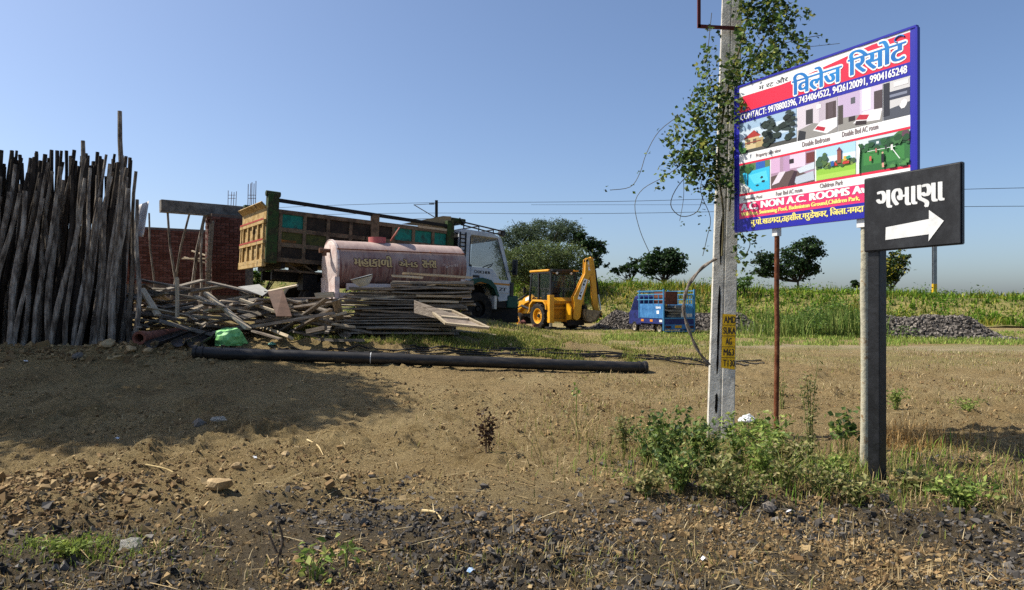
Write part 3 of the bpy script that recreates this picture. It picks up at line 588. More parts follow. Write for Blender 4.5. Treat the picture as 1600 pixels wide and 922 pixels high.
for x in (.5, .9, 1.8, 2.2, 2.6): dg_.bar((x, .12, 1.33), (x+.35, .12, 1.12), .05, .04)
dg_.bar((2.6, .1, 1.3), (2.0, .1, .75), .05, .03); dg_.bar((.2, .1, 1.15), (3.6, .1, 1.15), .05, .05); dg_.build('underframe', M_bed, TK)
MB().b(.9, 1.25, .1, .5, .72, 1.1).build('mudflap', M_dark, TK)
MB().b(3.3, 4.2, .15, .7, .55, 1.05).build('fuel_tank', M_dark, TK, bevel=.05)
for x, yy in ((1.45, .24), (1.45, .56), (1.45, 1.96), (5.98, .22), (5.98, 1.98)): wheel(TK, (x, yy, .48), .48, .27, M_dark, side=-1 if yy < 1 else 1)
# cab
low = [(5.2, .95), (5.2, 1.66), (6.35, 1.66), (6.62, 1.36), (7.0, 1.36), (7.06, .78), (6.62, .72), (6.5, .95), (6.42, 1.12), (6.2, 1.24), (5.8, 1.24), (5.56, 1.1), (5.46, .95)]
MB().xz(low, .03, 2.17).build('cab_body', M_cab, TK, bevel=.02)
MB().xz([(5.2, 1.66), (5.56, 1.66), (5.56, 2.5), (5.62, 2.58), (5.2, 2.58)], .05, .11).build('rear_quarter', M_cab, TK)
MB().xz([(5.2, 1.66), (5.56, 1.66), (5.56, 2.5), (5.62, 2.58), (5.2, 2.58)], 2.09, 2.15).build('rear_quarter', M_cab, TK)
MB().b(5.2, 5.25, .1, 2.1, 1.66, 2.58).build('cab_back', M_dark, TK)
MB().xz([(5.2, 2.56), (6.52, 2.54), (6.62, 2.5), (6.6, 2.58), (6.3, 2.68), (5.4, 2.7), (5.2, 2.64)], .05, 2.15).build('cab_roof', M_cab, TK, bevel=.02)
for y in (.05, 2.09):
    MB().prism([(6.50, y, 2.56), (6.63, y, 2.54), (7.03, y, 1.36), (6.95, y, 1.36), (6.9, y, 1.45)], (0, .06, 0)).build('windscreen_pillar', M_cab, TK)
    MB().b(5.56, 5.60, y+.01, y+.05, 1.66, 2.52).build('window_frame', M_black, TK)
    MB().xz([(5.62, 1.68), (6.36, 1.68), (6.64, 1.38), (6.93, 1.38), (6.56, 2.5), (5.66, 2.5)], y+.025, y+.03).build('door_window', M_glass, TK)
MB().prism([(7.03, .1, 1.38), (7.03, 2.1, 1.38), (6.6, 2.1, 2.55), (6.6, .1, 2.55)], (-.02, 0, 0)).build('windscreen', M_glass, TK)
st = MB(); st.b(5.35, 5.8, .25, .85, 1.2, 1.75); st.b(5.3, 5.45, .25, .85, 1.7, 2.3); st.build('seat', M_black, TK, bevel=.04)
MB().lathe([(.19, -.015), (.215, 0), (.19, .015), (.17, 0)], (6.45, .55, 1.72), (-.5, 0, .85), 20, closed=True).build('steering_wheel', M_black, TK)
dr = MB(); dr.xz([(5.62, 1.27), (5.62, 1.655), (6.33, 1.655), (6.60, 1.35), (6.93, 1.35), (6.93, .98), (6.50, .98), (6.30, 1.17), (6.15, 1.27)], .012, .03)
dro = dr.build('door', M_cab, TK, bevel=.006)
MB().b(5.68, 5.90, .0, .012, 1.36, 1.43).build('handle', M_black, dro)
MB().b(5.22, 6.95, .004, .0115, 1.205, 1.255).build('orange_stripe', paint('stripe_orange', 'b87a22'), TK)
text('EICHER', 'lettering', C_blk, TK, lambda u, v, k: Vector((u, .009-k, v)), 5.84, 6.26, 1.49, 1.565, bold=.009)
MB().lathe([(.03, 0), (.05, 0)], (5.77, .0095, 1.53), (0, -1, 0), 14).build('badge', C_blk, TK)
text('ZT', 'lettering', C_blk, TK, lambda u, v, k: Vector((u+(v-1.03)*.25, .009-k, v)), 6.58, 6.82, 1.03, 1.13, bold=.012)
MB().xz([(5.36, .95), (5.46, 1.15), (5.68, 1.32), (5.98, 1.37), (6.28, 1.32), (6.46, 1.14), (6.58, .86), (6.50, .86), (6.38, 1.08), (6.2, 1.2), (5.95, 1.25), (5.75, 1.2), (5.58, 1.06), (5.48, .92)], -.045, .25).build('mudguard', M_mud, TK)
MB().b(6.42, 6.5, -.03, .3, .5, .88).build('mudflap', M_conc, TK)
MB().b(6.5, 7.04, .05, 2.15, .55, .82).build('step', M_dark, TK)
MB().b(6.9, 7.28, .0, 2.2, .55, .92).build('bumper', M_mud, TK, bevel=.04)
MB().b(7.03, 7.1, .1, 2.1, .95, 1.32).build('grille', M_black, TK)
for y in (.2, 1.85): MB().b(7.05, 7.12, y, y+.22, .98, 1.18).build('headlight', M_glass, TK)
MB().b(6.98, 7.08, -.02, .06, .9, 1.3).build('corner_light', M_black, TK)
mr_ = MB(); mr_.bar((6.9, .04, 1.62), (7.02, -.16, 1.62), .03, .03); mr_.b(6.96, 7.03, -.26, -.06, 1.5, 1.95); mr_.build('mirror', M_black, TK, bevel=.015)
rk = MB()
for y in (.15, 2.05):
    rk.tube([(5.25, y, 3.0), (5.35, y, 2.9), (6.75, y, 2.78)], .022, 6); rk.tube([(5.3, y, 2.82), (6.75, y, 2.66)], .02, 6)
    for x in (5.4, 5.9, 6.4, 6.75): rk.tube([(x, y, 2.62), (x, y, 2.9-.1*(x-5.35))], .018, 6)
for x in (5.4, 5.9, 6.4, 6.75): rk.tube([(x, .15, 2.89-.1*(x-5.4)), (x, 2.05, 2.89-.1*(x-5.4))], .02, 6)
rk.cyl((6.78, .2, 2.74), (6.78, .35, 2.74), .09, n=12); rk.build('roof_rack', M_black, TK)
ld = MB(); ld.b(5.22, 5.25, .02, .06, 1.7, 2.6); ld.b(5.4, 5.43, .02, .06, 1.7, 2.6)
for k in range(8): ld.b(5.22, 5.43, .025, .045, 1.75+k*.11, 1.775+k*.11)
ld.build('ladder', M_dark, TK)

# ------------------------------------------------------------ water tanker
TN = thing('water_tanker', 'faded red water tanker trailer with painted lettering beside the tipper', 'tanker', (-4.22, 16.35, 1.12), (0, 0, R(32.5)))
def tank_mat():
    m = mat('tanker_red', ['684240', '7c544e', '937268', '583034'], .6, scale=3, stretch=(3, 1, .5), bump=.1, spec=.35)
    N = m.node_tree.nodes; L = m.node_tree.links; p = N['Principled BSDF']; old = p.inputs['Base Color'].links[0].from_socket
    tc = N.new('ShaderNodeTexCoord'); mp = N.new('ShaderNodeMapping'); mp.inputs['Scale'].default_value = (9, 2, 1.0); L.new(tc.outputs['Object'], mp.inputs[0])
    n = N.new('ShaderNodeTexNoise'); n.inputs['Scale'].default_value = 1.6; n.inputs['Detail'].default_value = 6; L.new(mp.outputs[0], n.inputs['Vector'])
    r = N.new('ShaderNodeValToRGB'); r.color_ramp.elements[0].position = .5; r.color_ramp.elements[1].position = .95; L.new(n.outputs['Fac'], r.inputs[0])
    x = N.new('ShaderNodeMix'); x.data_type = 'RGBA'; L.new(r.outputs[0], x.inputs[0]); L.new(old, x.inputs[6]); x.inputs[7].default_value = (*lin('b8a698'), 1); L.new(x.outputs[2], p.inputs['Base Color']); return m
M_tank = tank_mat()
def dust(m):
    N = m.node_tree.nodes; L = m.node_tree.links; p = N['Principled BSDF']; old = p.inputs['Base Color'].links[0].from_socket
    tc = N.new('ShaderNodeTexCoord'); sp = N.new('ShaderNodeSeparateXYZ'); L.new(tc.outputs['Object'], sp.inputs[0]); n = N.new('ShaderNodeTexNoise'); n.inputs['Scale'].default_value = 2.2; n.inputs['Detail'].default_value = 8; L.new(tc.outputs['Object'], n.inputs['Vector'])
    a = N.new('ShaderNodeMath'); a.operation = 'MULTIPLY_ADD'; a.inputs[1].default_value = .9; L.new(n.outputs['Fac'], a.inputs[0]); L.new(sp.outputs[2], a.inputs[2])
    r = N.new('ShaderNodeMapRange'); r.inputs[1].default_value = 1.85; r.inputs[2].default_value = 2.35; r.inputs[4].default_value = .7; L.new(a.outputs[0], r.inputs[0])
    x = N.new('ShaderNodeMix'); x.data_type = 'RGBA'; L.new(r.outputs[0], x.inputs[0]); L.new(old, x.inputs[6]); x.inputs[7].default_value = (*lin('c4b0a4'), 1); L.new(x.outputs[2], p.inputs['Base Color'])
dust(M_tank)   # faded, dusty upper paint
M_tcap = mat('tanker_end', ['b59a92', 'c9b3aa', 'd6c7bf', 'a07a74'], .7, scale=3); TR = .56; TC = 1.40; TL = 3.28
MB().lathe([(TR, 0), (TR, TL)], (0, 0, TC), (1, 0, 0), 48).build('tank', M_tank, TN, smooth=True)
MB().lathe([(TR, 0), (TR*.97, -.03), (TR*.7, -.07), (.001, -.09)], (0, 0, TC), (1, 0, 0), 48).build('end_cap', M_tcap, TN, smooth=True)
MB().lathe([(TR, TL), (TR*.97, TL+.03), (TR*.7, TL+.07), (.001, TL+.09)], (0, 0, TC), (1, 0, 0), 48).build('end_cap', M_tank, TN, smooth=True)
MB().lathe([(TR+.004, 0), (TR+.02, .0), (TR+.02, .05), (TR+.004, .05)], (-.02, 0, TC), (1, 0, 0), 48).build('seam_ring', M_tcap, TN, smooth=True)
rl = MB(); ya, za = -.50, TC+.33; rl.tube([(0, ya, za), (TL, ya, za)], .014, 6)
for x in (.02, 1.2, 2.35, TL-.02): rl.tube([(x, ya, za), (x, -.42, TC+.36)], .012, 5); 
rl.build('side_rail', M_rust, TN)
MB().lathe([(.2, 0), (.21, .0), (.21, .15), (.19, .15), (.19, .02), (.001, .02)], (1.15, 0, TC+TR-.03), (0, 0, 1), 24).build('manhole', mat('manhole_pink', ['a8464a', 'bd6a66', '8d5a52'], .7, scale=6), TN, smooth=True)
MB().lathe([(.001, 0), (.2, .0), (.21, .015), (.2, .03), (.001, .05)], (1.62, .05, TC+TR+.24), (.8, -.25, -.55), 24).build('manhole_lid', mat('lid_red', ['6e3a32', '8a4a3e', '9a6a58'], .8, scale=6), TN, smooth=True)
vp = MB(); vp.cyl((-.05, -.2, TC+.3), (-.28, -.2, TC+.3), .045, n=12); vp.cyl((-.2, -.2, TC+.3), (-.2, -.2, TC+.18), .05, n=12); vp.cyl((-.26, -.2, TC+.3), (-.32, -.2, TC+.3), .06, n=12); vp.build('valve', mat('brass_valve', ['7a5a44', '5a3d30'], .6, .4, scale=8), TN)
for x in (-.06, TL-.1): MB().b(x, x+.11, -.5, .5, .72, TC-.3).build('saddle', M_tcap, TN)
cf = MB(); cf.b(-.2, TL+.2, -.45, -.35, .62, .74); cf.b(-.2, TL+.2, .35, .45, .62, .74); cf.b(-.1, .0, -.6, .6, .6, .72); cf.b(.2, TL-.2, -.56, -.5, .8, .95); cf.build('chassis', M_tcap, TN)
for yy in (-.62, .62): wheel(TN, (1.9, yy, .4), .4, .2, M_dark, side=-1 if yy < 0 else 1)
a0 = R(2)
def tfn(u, v, k): a = a0+v/TR; r = TR+.004+k; return Vector((u, -r*math.cos(a), TC+r*math.sin(a)))
M_let = mat('tan_lettering', ['b89c68', 'd0b680', 'a88a66'], .7, scale=9); M_letd = paint('letter_outline', '4a2628', .7)  # tan letter paint, and the dark outline colour painted round the letters
for body, u0, u1, v0, v1 in (('\u0aae\u0ab9\u0abe\u0a95\u0abe\u0ab3\u0ac0', .38, 1.30, -.08, .19), ('\u0a8f\u0aa8\u0aa1', 1.48, 1.95, -.06, .12), ('\u0ab8\u0aa8\u0ab8', 2.08, 2.45, -.06, .12)):
    text(body, 'lettering_edge', M_letd, TN, tfn, u0, u1, v0, v1, ring=.022, dz=.001)
    text(body, 'lettering', M_let, TN, tfn, u0, u1, v0, v1, bold=.012, dz=.004)
text('\u0a97\u0ab0\u0ac1\u0aa1\u0ac7\u0ab6\u0ab5\u0ab0', 'lettering', M_tcap, TN, tfn, 2.62, 3.05, -.05, .09, bold=.003, dz=.002)

# ------------------------------------------------------------ backhoe loader
JC = thing('backhoe_loader', 'yellow backhoe loader with black cab and raised rear digging arm', 'backhoe loader', (2.28, 36.5, .33), (0, 0, R(122)))
M_y = mat('machine_yellow', ['c98a0c', 'd99a10', 'e0a51c'], .42, scale=3, spec=.5)
M_yd = mat('dusty_yellow', ['a8700e', 'c0841a', '8a642a'], .7, scale=5)
M_jg = glassmat('cab_glass', '1c3632', .14); M_chrome = mat('chrome', ['c8c8c8'], .2, 1.0)
for x, y, r, wd, lug in ((0, .98, .66, .46, 16), (0, -.98, .66, .46, 16), (2.17, .9, .40, .28, 0), (2.17, -.9, .40, .28, 0)): wheel(JC, (x, y, r), r, wd, M_y, lug, side=1 if y > 0 else -1, hub=.58)
ax_ = MB(); ax_.b(-.2, .2, -.9, .9, .5, .8); ax_.b(2.05, 2.3, -.8, .8, .35, .6); ax_.b(-.4, 3.0, -.4, .4, .55, .95); ax_.build('chassis', M_dark, JC)
for s in (1, -1):
    fd = [(-.75, .98), (-.72, 1.25), (-.5, 1.45), (.5, 1.5), (.78, 1.25), (.85, .85), (.78, .85), (.7, 1.2), (.45, 1.40), (-.46, 1.36), (-.65, 1.2), (-.68, .98)]
    MB().xz(fd, .62*s, 1.16*s).build('fender', M_y, JC, bevel=.02)
MB().b(-.55, 1.2, -.78, .78, .95, 1.4).build('cab_base', M_dark, JC)
MB().xz([(1.15, .95), (1.15, 1.62), (1.5, 1.62), (2.95, 1.42), (3.0, .75), (1.15, .75)], -.42, .42).build('bonnet', M_y, JC, bevel=.04)
MB().b(3.0, 3.05, -.36, .36, .8, 1.36).build('grille', M_black, JC)
# cab frame
cb = MB(); zc0, zc1 = 1.4, 2.92
posts = [(1.22, .78), (1.22, -.78), (.42, .8), (.42, -.8), (-.62, .78), (-.62, -.78)]
for i, (x, y) in enumerate(posts): cb.bar((x+(.08 if i < 2 else 0), y, zc0), (x-(.12 if i < 2 else 0), y*.97, zc1), .085, .085)
for y in (.77, -.77): cb.bar((1.1, y, zc1-.03), (-.62, y, zc1-.03), .08, .1); cb.bar((1.28, y, zc0+.04), (-.62, y, zc0+.04), .06, .1); cb.bar((.42, y, 2.05), (-.62, y, 2.05), .03, .04)
for x in (1.1, -.62): cb.bar((x, -.76, zc1-.03), (x, .76, zc1-.03), .1, .08)
cb.bar((-.64, -.76, 2.78), (-.64, .76, 2.72), .05, .03); cb.build('cab_frame', M_black, JC)
rf = MB(); rf.b(-.55, 1.22, -.86, .86, 2.92, 3.03); rf.build('cab_roof', M_y, JC, bevel=.04)
MB().b(-.80, -.56, -.5, .78, 2.93, 3.04).build('roof_hatch', M_black, JC); MB().b(-.8, -.56, -.86, -.52, 2.93, 3.0).build('roof_corner', M_y, JC)
for y in (.775, -.775):
    MB().xz([(1.2, 1.46), (.48, 1.46), (.48, 2.86), (1.08, 2.86)], y-.006, y+.006).build('side_window', M_jg, JC)
    MB().xz([(.36, 1.46), (-.57, 1.46), (-.57, 2.86), (.36, 2.86)], y-.006, y+.006).build('side_window', M_jg, JC)
MB().prism([(1.3, -.72, 1.45), (1.3, .72, 1.45), (1.1, .72, 2.86), (1.1, -.72, 2.86)], (.008, 0, 0)).build('front_window', M_jg, JC)
MB().prism([(-.62, -.72, 2.1), (-.62, .72, 2.1), (-.62, .72, 2.7), (-.62, -.72, 2.7)], (.008, 0, 0)).build('rear_window', M_jg, JC)
for y in (.45, -.45): MB().cyl((-.66, y, 2.84), (-.74, y, 2.84), .06, n=10).build('work_lamp', M_white, JC)
se = MB(); se.b(.0, .5, -.26, .26, 1.42, 1.85); se.b(-.08, .08, -.26, .26, 1.8, 2.45); se.build('seat', M_black, JC, bevel=.05)
MB().lathe([(.17, -.012), (.19, 0), (.17, .012), (.155, 0)], (.85, 0, 2.0), (-.4, 0, .9), 18, closed=True).build('steering_wheel', M_black, JC)
MB().b(.72, 1.0, -.2, .2, 1.4, 1.9).build('dashboard', M_black, JC)
lv = MB()
for y in (.15, -.15): lv.tube([(-.4, y, 1.4), (-.42, y, 1.95)], .02, 6); lv.lathe([(.001, .03), (.035, 0), (.001, -.05)], (-.42, y, 1.98), (0, 0, 1), 8)
lv.build('levers', M_dark, JC)
mi = MB(); mi.bar((1.25, .8, 1.9), (1.35, 1.05, 1.95), .03, .03); mi.b(1.32, 1.38, .98, 1.14, 1.85, 2.15); mi.build('mirror', M_black, JC)
# front loader
for s in (1, -1):
    MB().prism([(1.2, .5*s, 1.65), (1.45, .5*s, 1.78), (2.1, .5*s, 1.6), (3.55, .5*s, .55), (3.5, .5*s, .35), (3.25, .5*s, .42), (2.0, .5*s, 1.3), (1.35, .5*s, 1.45)], (0, .12*s, 0)).build('loader_arm', M_y, JC, bevel=.01)
    r_ = MB(); r_.cyl((1.4, .7*s, 1.0), (2.2, .7*s, 1.18), .07, n=10); r_.cyl((2.2, .7*s, 1.18), (2.75, .7*s, 1.02), .035, n=8); r_.cyl((1.9, .6*s, 1.75), (3.0, .6*s, 1.35), .055, n=8); r_.bar((2.9, .6*s, 1.5), (3.6, .6*s, .75), .08, .05); r_.build('loader_ram', M_dark, JC)
fb = MB(); fb.prism([(3.45, -1.1, .15), (3.42, -1.1, .95), (3.55, -1.1, 1.02), (4.1, -1.1, .85), (4.02, -1.1, .78), (3.62, -1.1, .85), (3.58, -1.1, .25), (4.2, -1.1, .2), (4.25, -1.1, .12)], (0, 2.2, 0)); fb.build('front_bucket', M_dark, JC)
# rear frame and stabilisers
for s in (1, -1):
    MB().b(-.98, -.74, s*.80, s*1.08, .32, 1.72).build('stabiliser', M_y, JC, bevel=.02)
    MB().b(-1.06, -.66, s*.72, s*1.16, .06, .13).build('stabiliser_foot', M_dark, JC)
    MB().b(-.9, -.82, s*.86, s*1.0, .1, .4).build('stabiliser_leg', M_chrome, JC)
bf = MB(); bf.b(-.98, -.86, -.8, .8, 1.28, 1.42); bf.b(-.98, -.86, -.8, .8, 1.02, 1.12); bf.b(-.98, -.86, -.8, .8, .38, .52); bf.b(-.84, -.78, -.8, .8, .4, 1.4); bf.build('rear_frame', M_yd, JC)
MB().xz([(-.98, 1.28), (-.6, 1.6), (-.55, 1.4), (-.7, 1.2)], -.78, .78).build('rear_deck', M_y, JC)
kp = MB(); kp.b(-1.2, -.98, -.45, .12, .35, 1.3); kp.cyl((-1.25, -.15, .4), (-1.25, -.15, 1.25), .14, n=12); kp.build('kingpost', M_yd, JC, bevel=.02)
kb = MB(); kb.xz([(-1.2, .45), (-1.5, .5), (-1.55, 1.05), (-1.3, 1.3), (-1.15, 1.25)], .12, .2); kb.build('slew_bracket', M_y, JC)
# digging arm, slewed to the machine's right: its plane runs along local (-.28, -.96)
sv = Vector((-.30, -.954, 0)); nv = Vector((-.954, .30, 0)); A0 = Vector((-1.35, -.15, 0))
def am(t, z, k=0): return A0+sv*t+nv*k+Vector((0, 0, z))
def arm(pts, w_, name, m, bevel=.015, k0=0): o = MB().prism([am(t, z, k0-w_/2) for t, z in pts], nv*w_).build(name, m, JC, bevel=bevel); return o
for k in (-.16, .16):
    arm([(-.12, .55), (-.05, 1.3), (-.1, 1.62), (.02, 1.82), (.52, 2.8), (.55, 3.5), (.72, 3.62), (.86, 3.55), (.93, 2.95), (.72, 2.5), (.36, 1.25), (.28, .62), (.1, .42)], .06, 'boom', M_y, k0=k)
arm([(-.02, .7), (.0, 1.6), (.55, 2.8), (.6, 3.4), (.82, 3.4), (.85, 2.9), (.6, 2.3), (.25, .7)], .26, 'boom_core', M_yd, k0=0)
arm([(.74, 3.35), (.86, 3.66), (1.0, 3.6), (1.1, 2.9), (1.22, 1.6), (1.28, 1.05), (1.5, .75), (1.38, .55), (1.1, .8), (.98, 1.2), (.9, 2.2), (.80, 2.75)], .2, 'dipper', M_y)
rm = MB(); rm.cyl(am(1.12, 3.0, 0), am(1.3, 1.75, 0), .06, n=10); rm.build('ram_barrel', M_dark, JC); MB().cyl(am(1.3, 1.75), am(1.42, .95), .036, n=8).build('ram_rod', M_chrome, JC)
MB().cyl(am(.62, 3.45, -.2), am(.62, 3.45, .24), .06, n=10).build('pivot_pin', M_dark, JC)
bk = MB()
prof = [(.45, 1.02), (.42, .72), (.52, .42), (.75, .3), (1.0, .4), (1.2, .62), (1.35, .9), (1.28, .92), (1.12, .68), (.95, .48), (.74, .38), (.58, .48), (.5, .74), (.53, 1.0)]
bk.prism([am(t, z, -.42) for t, z in prof], nv*.84)
for k in (-.42, .39): bk.prism([am(t, z, k) for t, z in prof[:7]], nv*.03)
bk.build('digging_bucket', mat('worn_steel', ['6a5c48', '8a7a60', 'a39377'], .6, .4, scale=6), JC)
th = MB()
for k in (-.38, -.2, 0, .2, .38): th.prism([am(.42, 1.0, k-.04), am(.56, 1.0, k-.04), am(.5, 1.28, k-.03)], nv*.07)
th.build('bucket_teeth', M_dark, JC)
lk = MB(); lk.bar(am(1.2, .8, .14), am(1.45, .62, .14), .06, .1); lk.bar(am(1.2, .8, -.14), am(1.45, .62, -.14), .06, .1); lk.b(-1.6, -1.2, -.6, .2, .2, .45); lk.build('linkage', M_dark, JC)
def jt(t0, z0, t1, z1, hgt, kk, body, m, name='lettering', bold=.02):
    d_ = Vector((t1-t0, z1-z0)).normalized(); q = Vector((-d_.y, d_.x)); L0 = math.hypot(t1-t0, z1-z0)
    text(body, name, m, JC, lambda u, v, k: am(t0+d_.x*u+q.x*v, z0+d_.y*u+q.y*v, kk+k), 0, L0, 0, hgt, bold=bold)
for k in (.1905,):
    mb = MB(); mb.add([am(.12, 1.52, k+.001), am(.30, 1.48, k+.001), am(.66, 2.5, k+.001), am(.47, 2.55, k+.001)], [(0, 1, 2, 3)]); mb.build('decal', C_wht, JC)
    jt(.285, 1.55, .61, 2.45, .13, k+.003, 'JCB', C_blk)
    jt(.80, 2.95, .74, 3.45, .1, k+.003, 'JCB', C_wht)
mb = MB(); mb.add([(1.55, .625, 1.5), (1.95, .625, 1.42), (1.95, .625, 1.58), (1.55, .625, 1.7)], [(0, 1, 2, 3)]); mb.build('decal', C_wht, JC)

# ------------------------------------------------------------ loaded blue goods tempo
TP0 = P(1037, 523, 30.5); TP = thing('goods_tempo', 'small blue goods tempo with a caged load bed parked before the ballast heap', 'tempo', (TP0.x, TP0.y, TP0.z-.02), (0, 0, R(107)))
M_tb1 = mat('tempo_blue', ['2a5c8c', '386fa2', '4a82b2'], .5, scale=4); M_tb2 = mat('tempo_navy', ['1c2350', '262f6a', '1a1f44'], .5, scale=4); M_tb3 = mat('tempo_rail', ['33709c', '4a88ae'], .55, scale=6)
W = 1.5   # local x forward, y left; rear left corner at the origin, body reaches to y = -W
MB().b(.02, 2.3, -W+.02, -.02, .66, .74).build('bed_floor', M_tb2, TP)
MB().b(.0, 2.3, -.03, .01, .72, 1.36).build('side_panel', M_tb1, TP, bevel=.006)
MB().b(.0, 2.3, -W, -W+.04, .72, 1.36).build('side_panel', M_tb1, TP)
MB().b(-.02, .02, -W, 0, .45, .72).build('tailgate', M_tb2, TP); MB().b(-.05, -.02, -W+.06, -.06, .24, .46).build('rear_panel', M_tb1, TP)
MB().b(-.05, .03, -W-.02, .02, .70, .755).build('tail_bar', M_tb3, TP); MB().b(-.06, -.01, -W, 0, .14, .19).build('bumper_bar', M_tb3, TP)
MB().b(.0, 2.3, -.02, .015, .48, .7).build('skirt', M_tb2, TP)
MB().b(-.058, -.05, -.85, -.52, .3, .42).build('number_plate', paint('plate_yellow', 'c8961c'), TP)
for y in (-.2, -1.3):
    MB().b(-.075, -.05, y-.12, y+.12, .3, .4).build('tail_lamp', mat('lamp_red', ['4a1414', '2a1010'], .4), TP)
cg = MB()
for x, y in ((0, 0), (0, -W), (2.25, 0), (2.25, -W)): cg.bar((x, y, .2 if x == 0 else .7), (x, y, 2.0), .06, .06)
for x in (.45, .9, 1.35, 1.8):
    for y in (0, -W): cg.bar((x, y, 1.3), (x, y, 1.8), .035, .03)
for y in (0, -W):
    for z in (1.55, 1.78, 1.93): cg.bar((0, y, z), (2.45, y, z), .04, .04)
cg.bar((2.25, 0, 1.9), (2.25, -W, 1.9), .05, .05); cg.build('cage', M_tb3, TP)
fg = MB()
for k in range(5): fg.bar((.03, -W+.06+k*.1, 1.1), (.03, -W+.06+k*.1, 1.75), .025, .025)
fg.bar((.03, -W, 1.75), (.03, -W+.5, 1.75), .04, .04); fg.b(.02, .05, -W+.02, -W+.5, .74, 1.2); fg.build('rear_gate', M_tb3, TP)
MB().xz([(2.32, .38), (2.32, 1.68), (2.5, 1.76), (2.95, 1.72), (3.35, 1.1), (3.55, .95), (3.58, .38)], -W+.1, -.1).build('cab', M_tb2, TP, bevel=.05)
MB().xz([(2.45, 1.08), (2.45, 1.6), (2.92, 1.6), (3.25, 1.08)], -.108, -.09).build('side_window', M_glass, TP)
MB().prism([(2.99, -.2, 1.68), (2.99, -W+.2, 1.68), (3.36, -W+.2, 1.12), (3.36, -.2, 1.12)], (.015, 0, .008)).build('windscreen', M_glass, TP)
MB().b(2.42, 2.46, -.11, -.085, .45, 1.6).build('door_seam', M_black, TP)
for x, c_ in ((.1, 'd8d8d0'), (.95, 'c87a1c'), (1.8, 'c87a1c')): MB().b(x, x+.25, .014, .024, .56, .66).build('marker_lamp', paint('marker_'+c_, c_), TP)
text('\u0ab0\u0abe\u0ab2', 'lettering', C_wht, TP, lambda u, v, k: Vector((-u, .012+k, v)), -.7, -.25, 1.14, 1.24, bold=.01); MB().b(.4, .6, .011, .014, .92, 1.06).build('lettering', C_wht, TP)
MB().b(.2, 2.2, -1.1, -.3, .42, .6).build('chassis', M_dark, TP)
M_dusty = mat('dusty_rim', ['a49a86', 'b8ae98'], .8, scale=8)
for x in (.55, 2.95):
    for y in (-.16, -W+.16): wheel(TP, (x, y, .27), .27, .17, M_dusty, side=1 if y > -1 else -1)
def load(name, label, cat, m, parts, grp=None):
    o = thing(name, label, cat, TP.location, TP.rotation_euler, grp)
    for i, q in enumerate(parts): MB().b(*q).build('plank' if 'board' in name or 'plank' in name else 'panel', m, o)
    return o
pk = []
for k in range(13):
    z = .76+k*.042; pk.append((random.uniform(.03, .12), random.uniform(1.9, 2.2), -1.42+random.uniform(0, .12), -.18-random.uniform(0, .25)+(-.25 if k > 7 else 0), z, z+.034))
for i, q in enumerate(pk):
    o = MB().b(*q).build('shuttering_sheet', mat('grey_sheet%d' % (i % 3), [['5d574e', '7d766a', '8f887a'], ['7b7468', '9a9384', 'aaa294'], ['3f3b36', '57524a', '6a645a']][i % 3], .9, scale=5) if i < 3 else bpy.data.materials['grey_sheet%d' % (i % 3)], None)
    o.location = TP.location; o.rotation_euler = TP.rotation_euler; tag(o, 'flat grey shuttering sheet piled in the load bed of the blue tempo', 'sheet', 'sheets loaded on the tempo')
bx = thing('wooden_crate', 'reddish brown open crate on top of the sheets in the blue tempo', 'crate', TP.location, TP.rotation_euler)
M_rb = mat('red_brown_board', ['4a2a20', '6a3d2c', '593226'], .85, scale=5)
for q in ((.3, .34, -.85, -.25, 1.32, 1.9), (1.3, 1.34, -.85, -.25, 1.32, 1.9), (.34, 1.3, -.29, -.25, 1.32, 1.88), (.34, 1.3, -.85, -.81, 1.32, 1.88), (.34, 1.3, -.81, -.29, 1.32, 1.36)): MB().b(*q).build('board', M_rb, bx)
for i, (y0, y1, z1, nm) in enumerate(((-1.4, -1.15, .93, 'block near the gate'), (-1.12, -.85, .97, 'middle block'))):
    o = MB().b(-.0, .03, y0, y1, .76, z1).build('concrete_block', M_conc, None, bevel=.02); o.location = TP.location; o.rotation_euler = TP.rotation_euler; tag(o, 'pale concrete %s at the tail of the blue tempo' % nm, 'block')

# ------------------------------------------------------------ leaning wooden poles
def pole_obj(base, topp, r, label, seed, grp='wooden poles standing in the stack', bm=None):
    rr = random.Random(seed); n = 9; pts = []; L = (topp-base).length
    bx_, by_ = rr.uniform(-.07, .07), rr.uniform(-.05, .05); ph = rr.uniform(0, 6)
    for i in range(n):
        t = i/(n-1); p = (topp-base)*t
        p = p+Vector((bx_*math.sin(t*3.14)+.025*math.sin(t*9+ph), by_*math.sin(t*3.14)+.02*math.sin(t*7+ph), 0)); pts.append(p)
    o = MB().tube(pts, [r*(1.08-.42*i/(n-1))*rr.uniform(.9, 1.1) for i in range(n)], 8).build('wooden_pole', bm or M_bark, None, smooth=True, loc=base)
    tag(o, label, 'pole', grp); return o
pid = 0
ORD = ['last', 'second', 'third', 'fourth', 'fifth', 'sixth', 'seventh', 'eighth', 'ninth', 'tenth', 'eleventh', 'twelfth', 'thirteenth', 'fourteenth', 'fifteenth', 'sixteenth', 'seventeenth', 'eighteenth', 'nineteenth', 'twentieth']
rowspec = ((15.3, 62, -95, 204, (234, 275)), (14.9, 54, -95, 205, (234, 265)), (14.4, 36, -95, 204, (238, 290)), (13.8, 25, -85, 196, (238, 310)))
LB = {0: 'bare wooden pole with painted-in shade in the back row of the upright stack', 1: 'bare wooden pole with painted-in shade in the second row from the back of the stack', 2: 'bare wooden pole in the middle of the upright stack'}
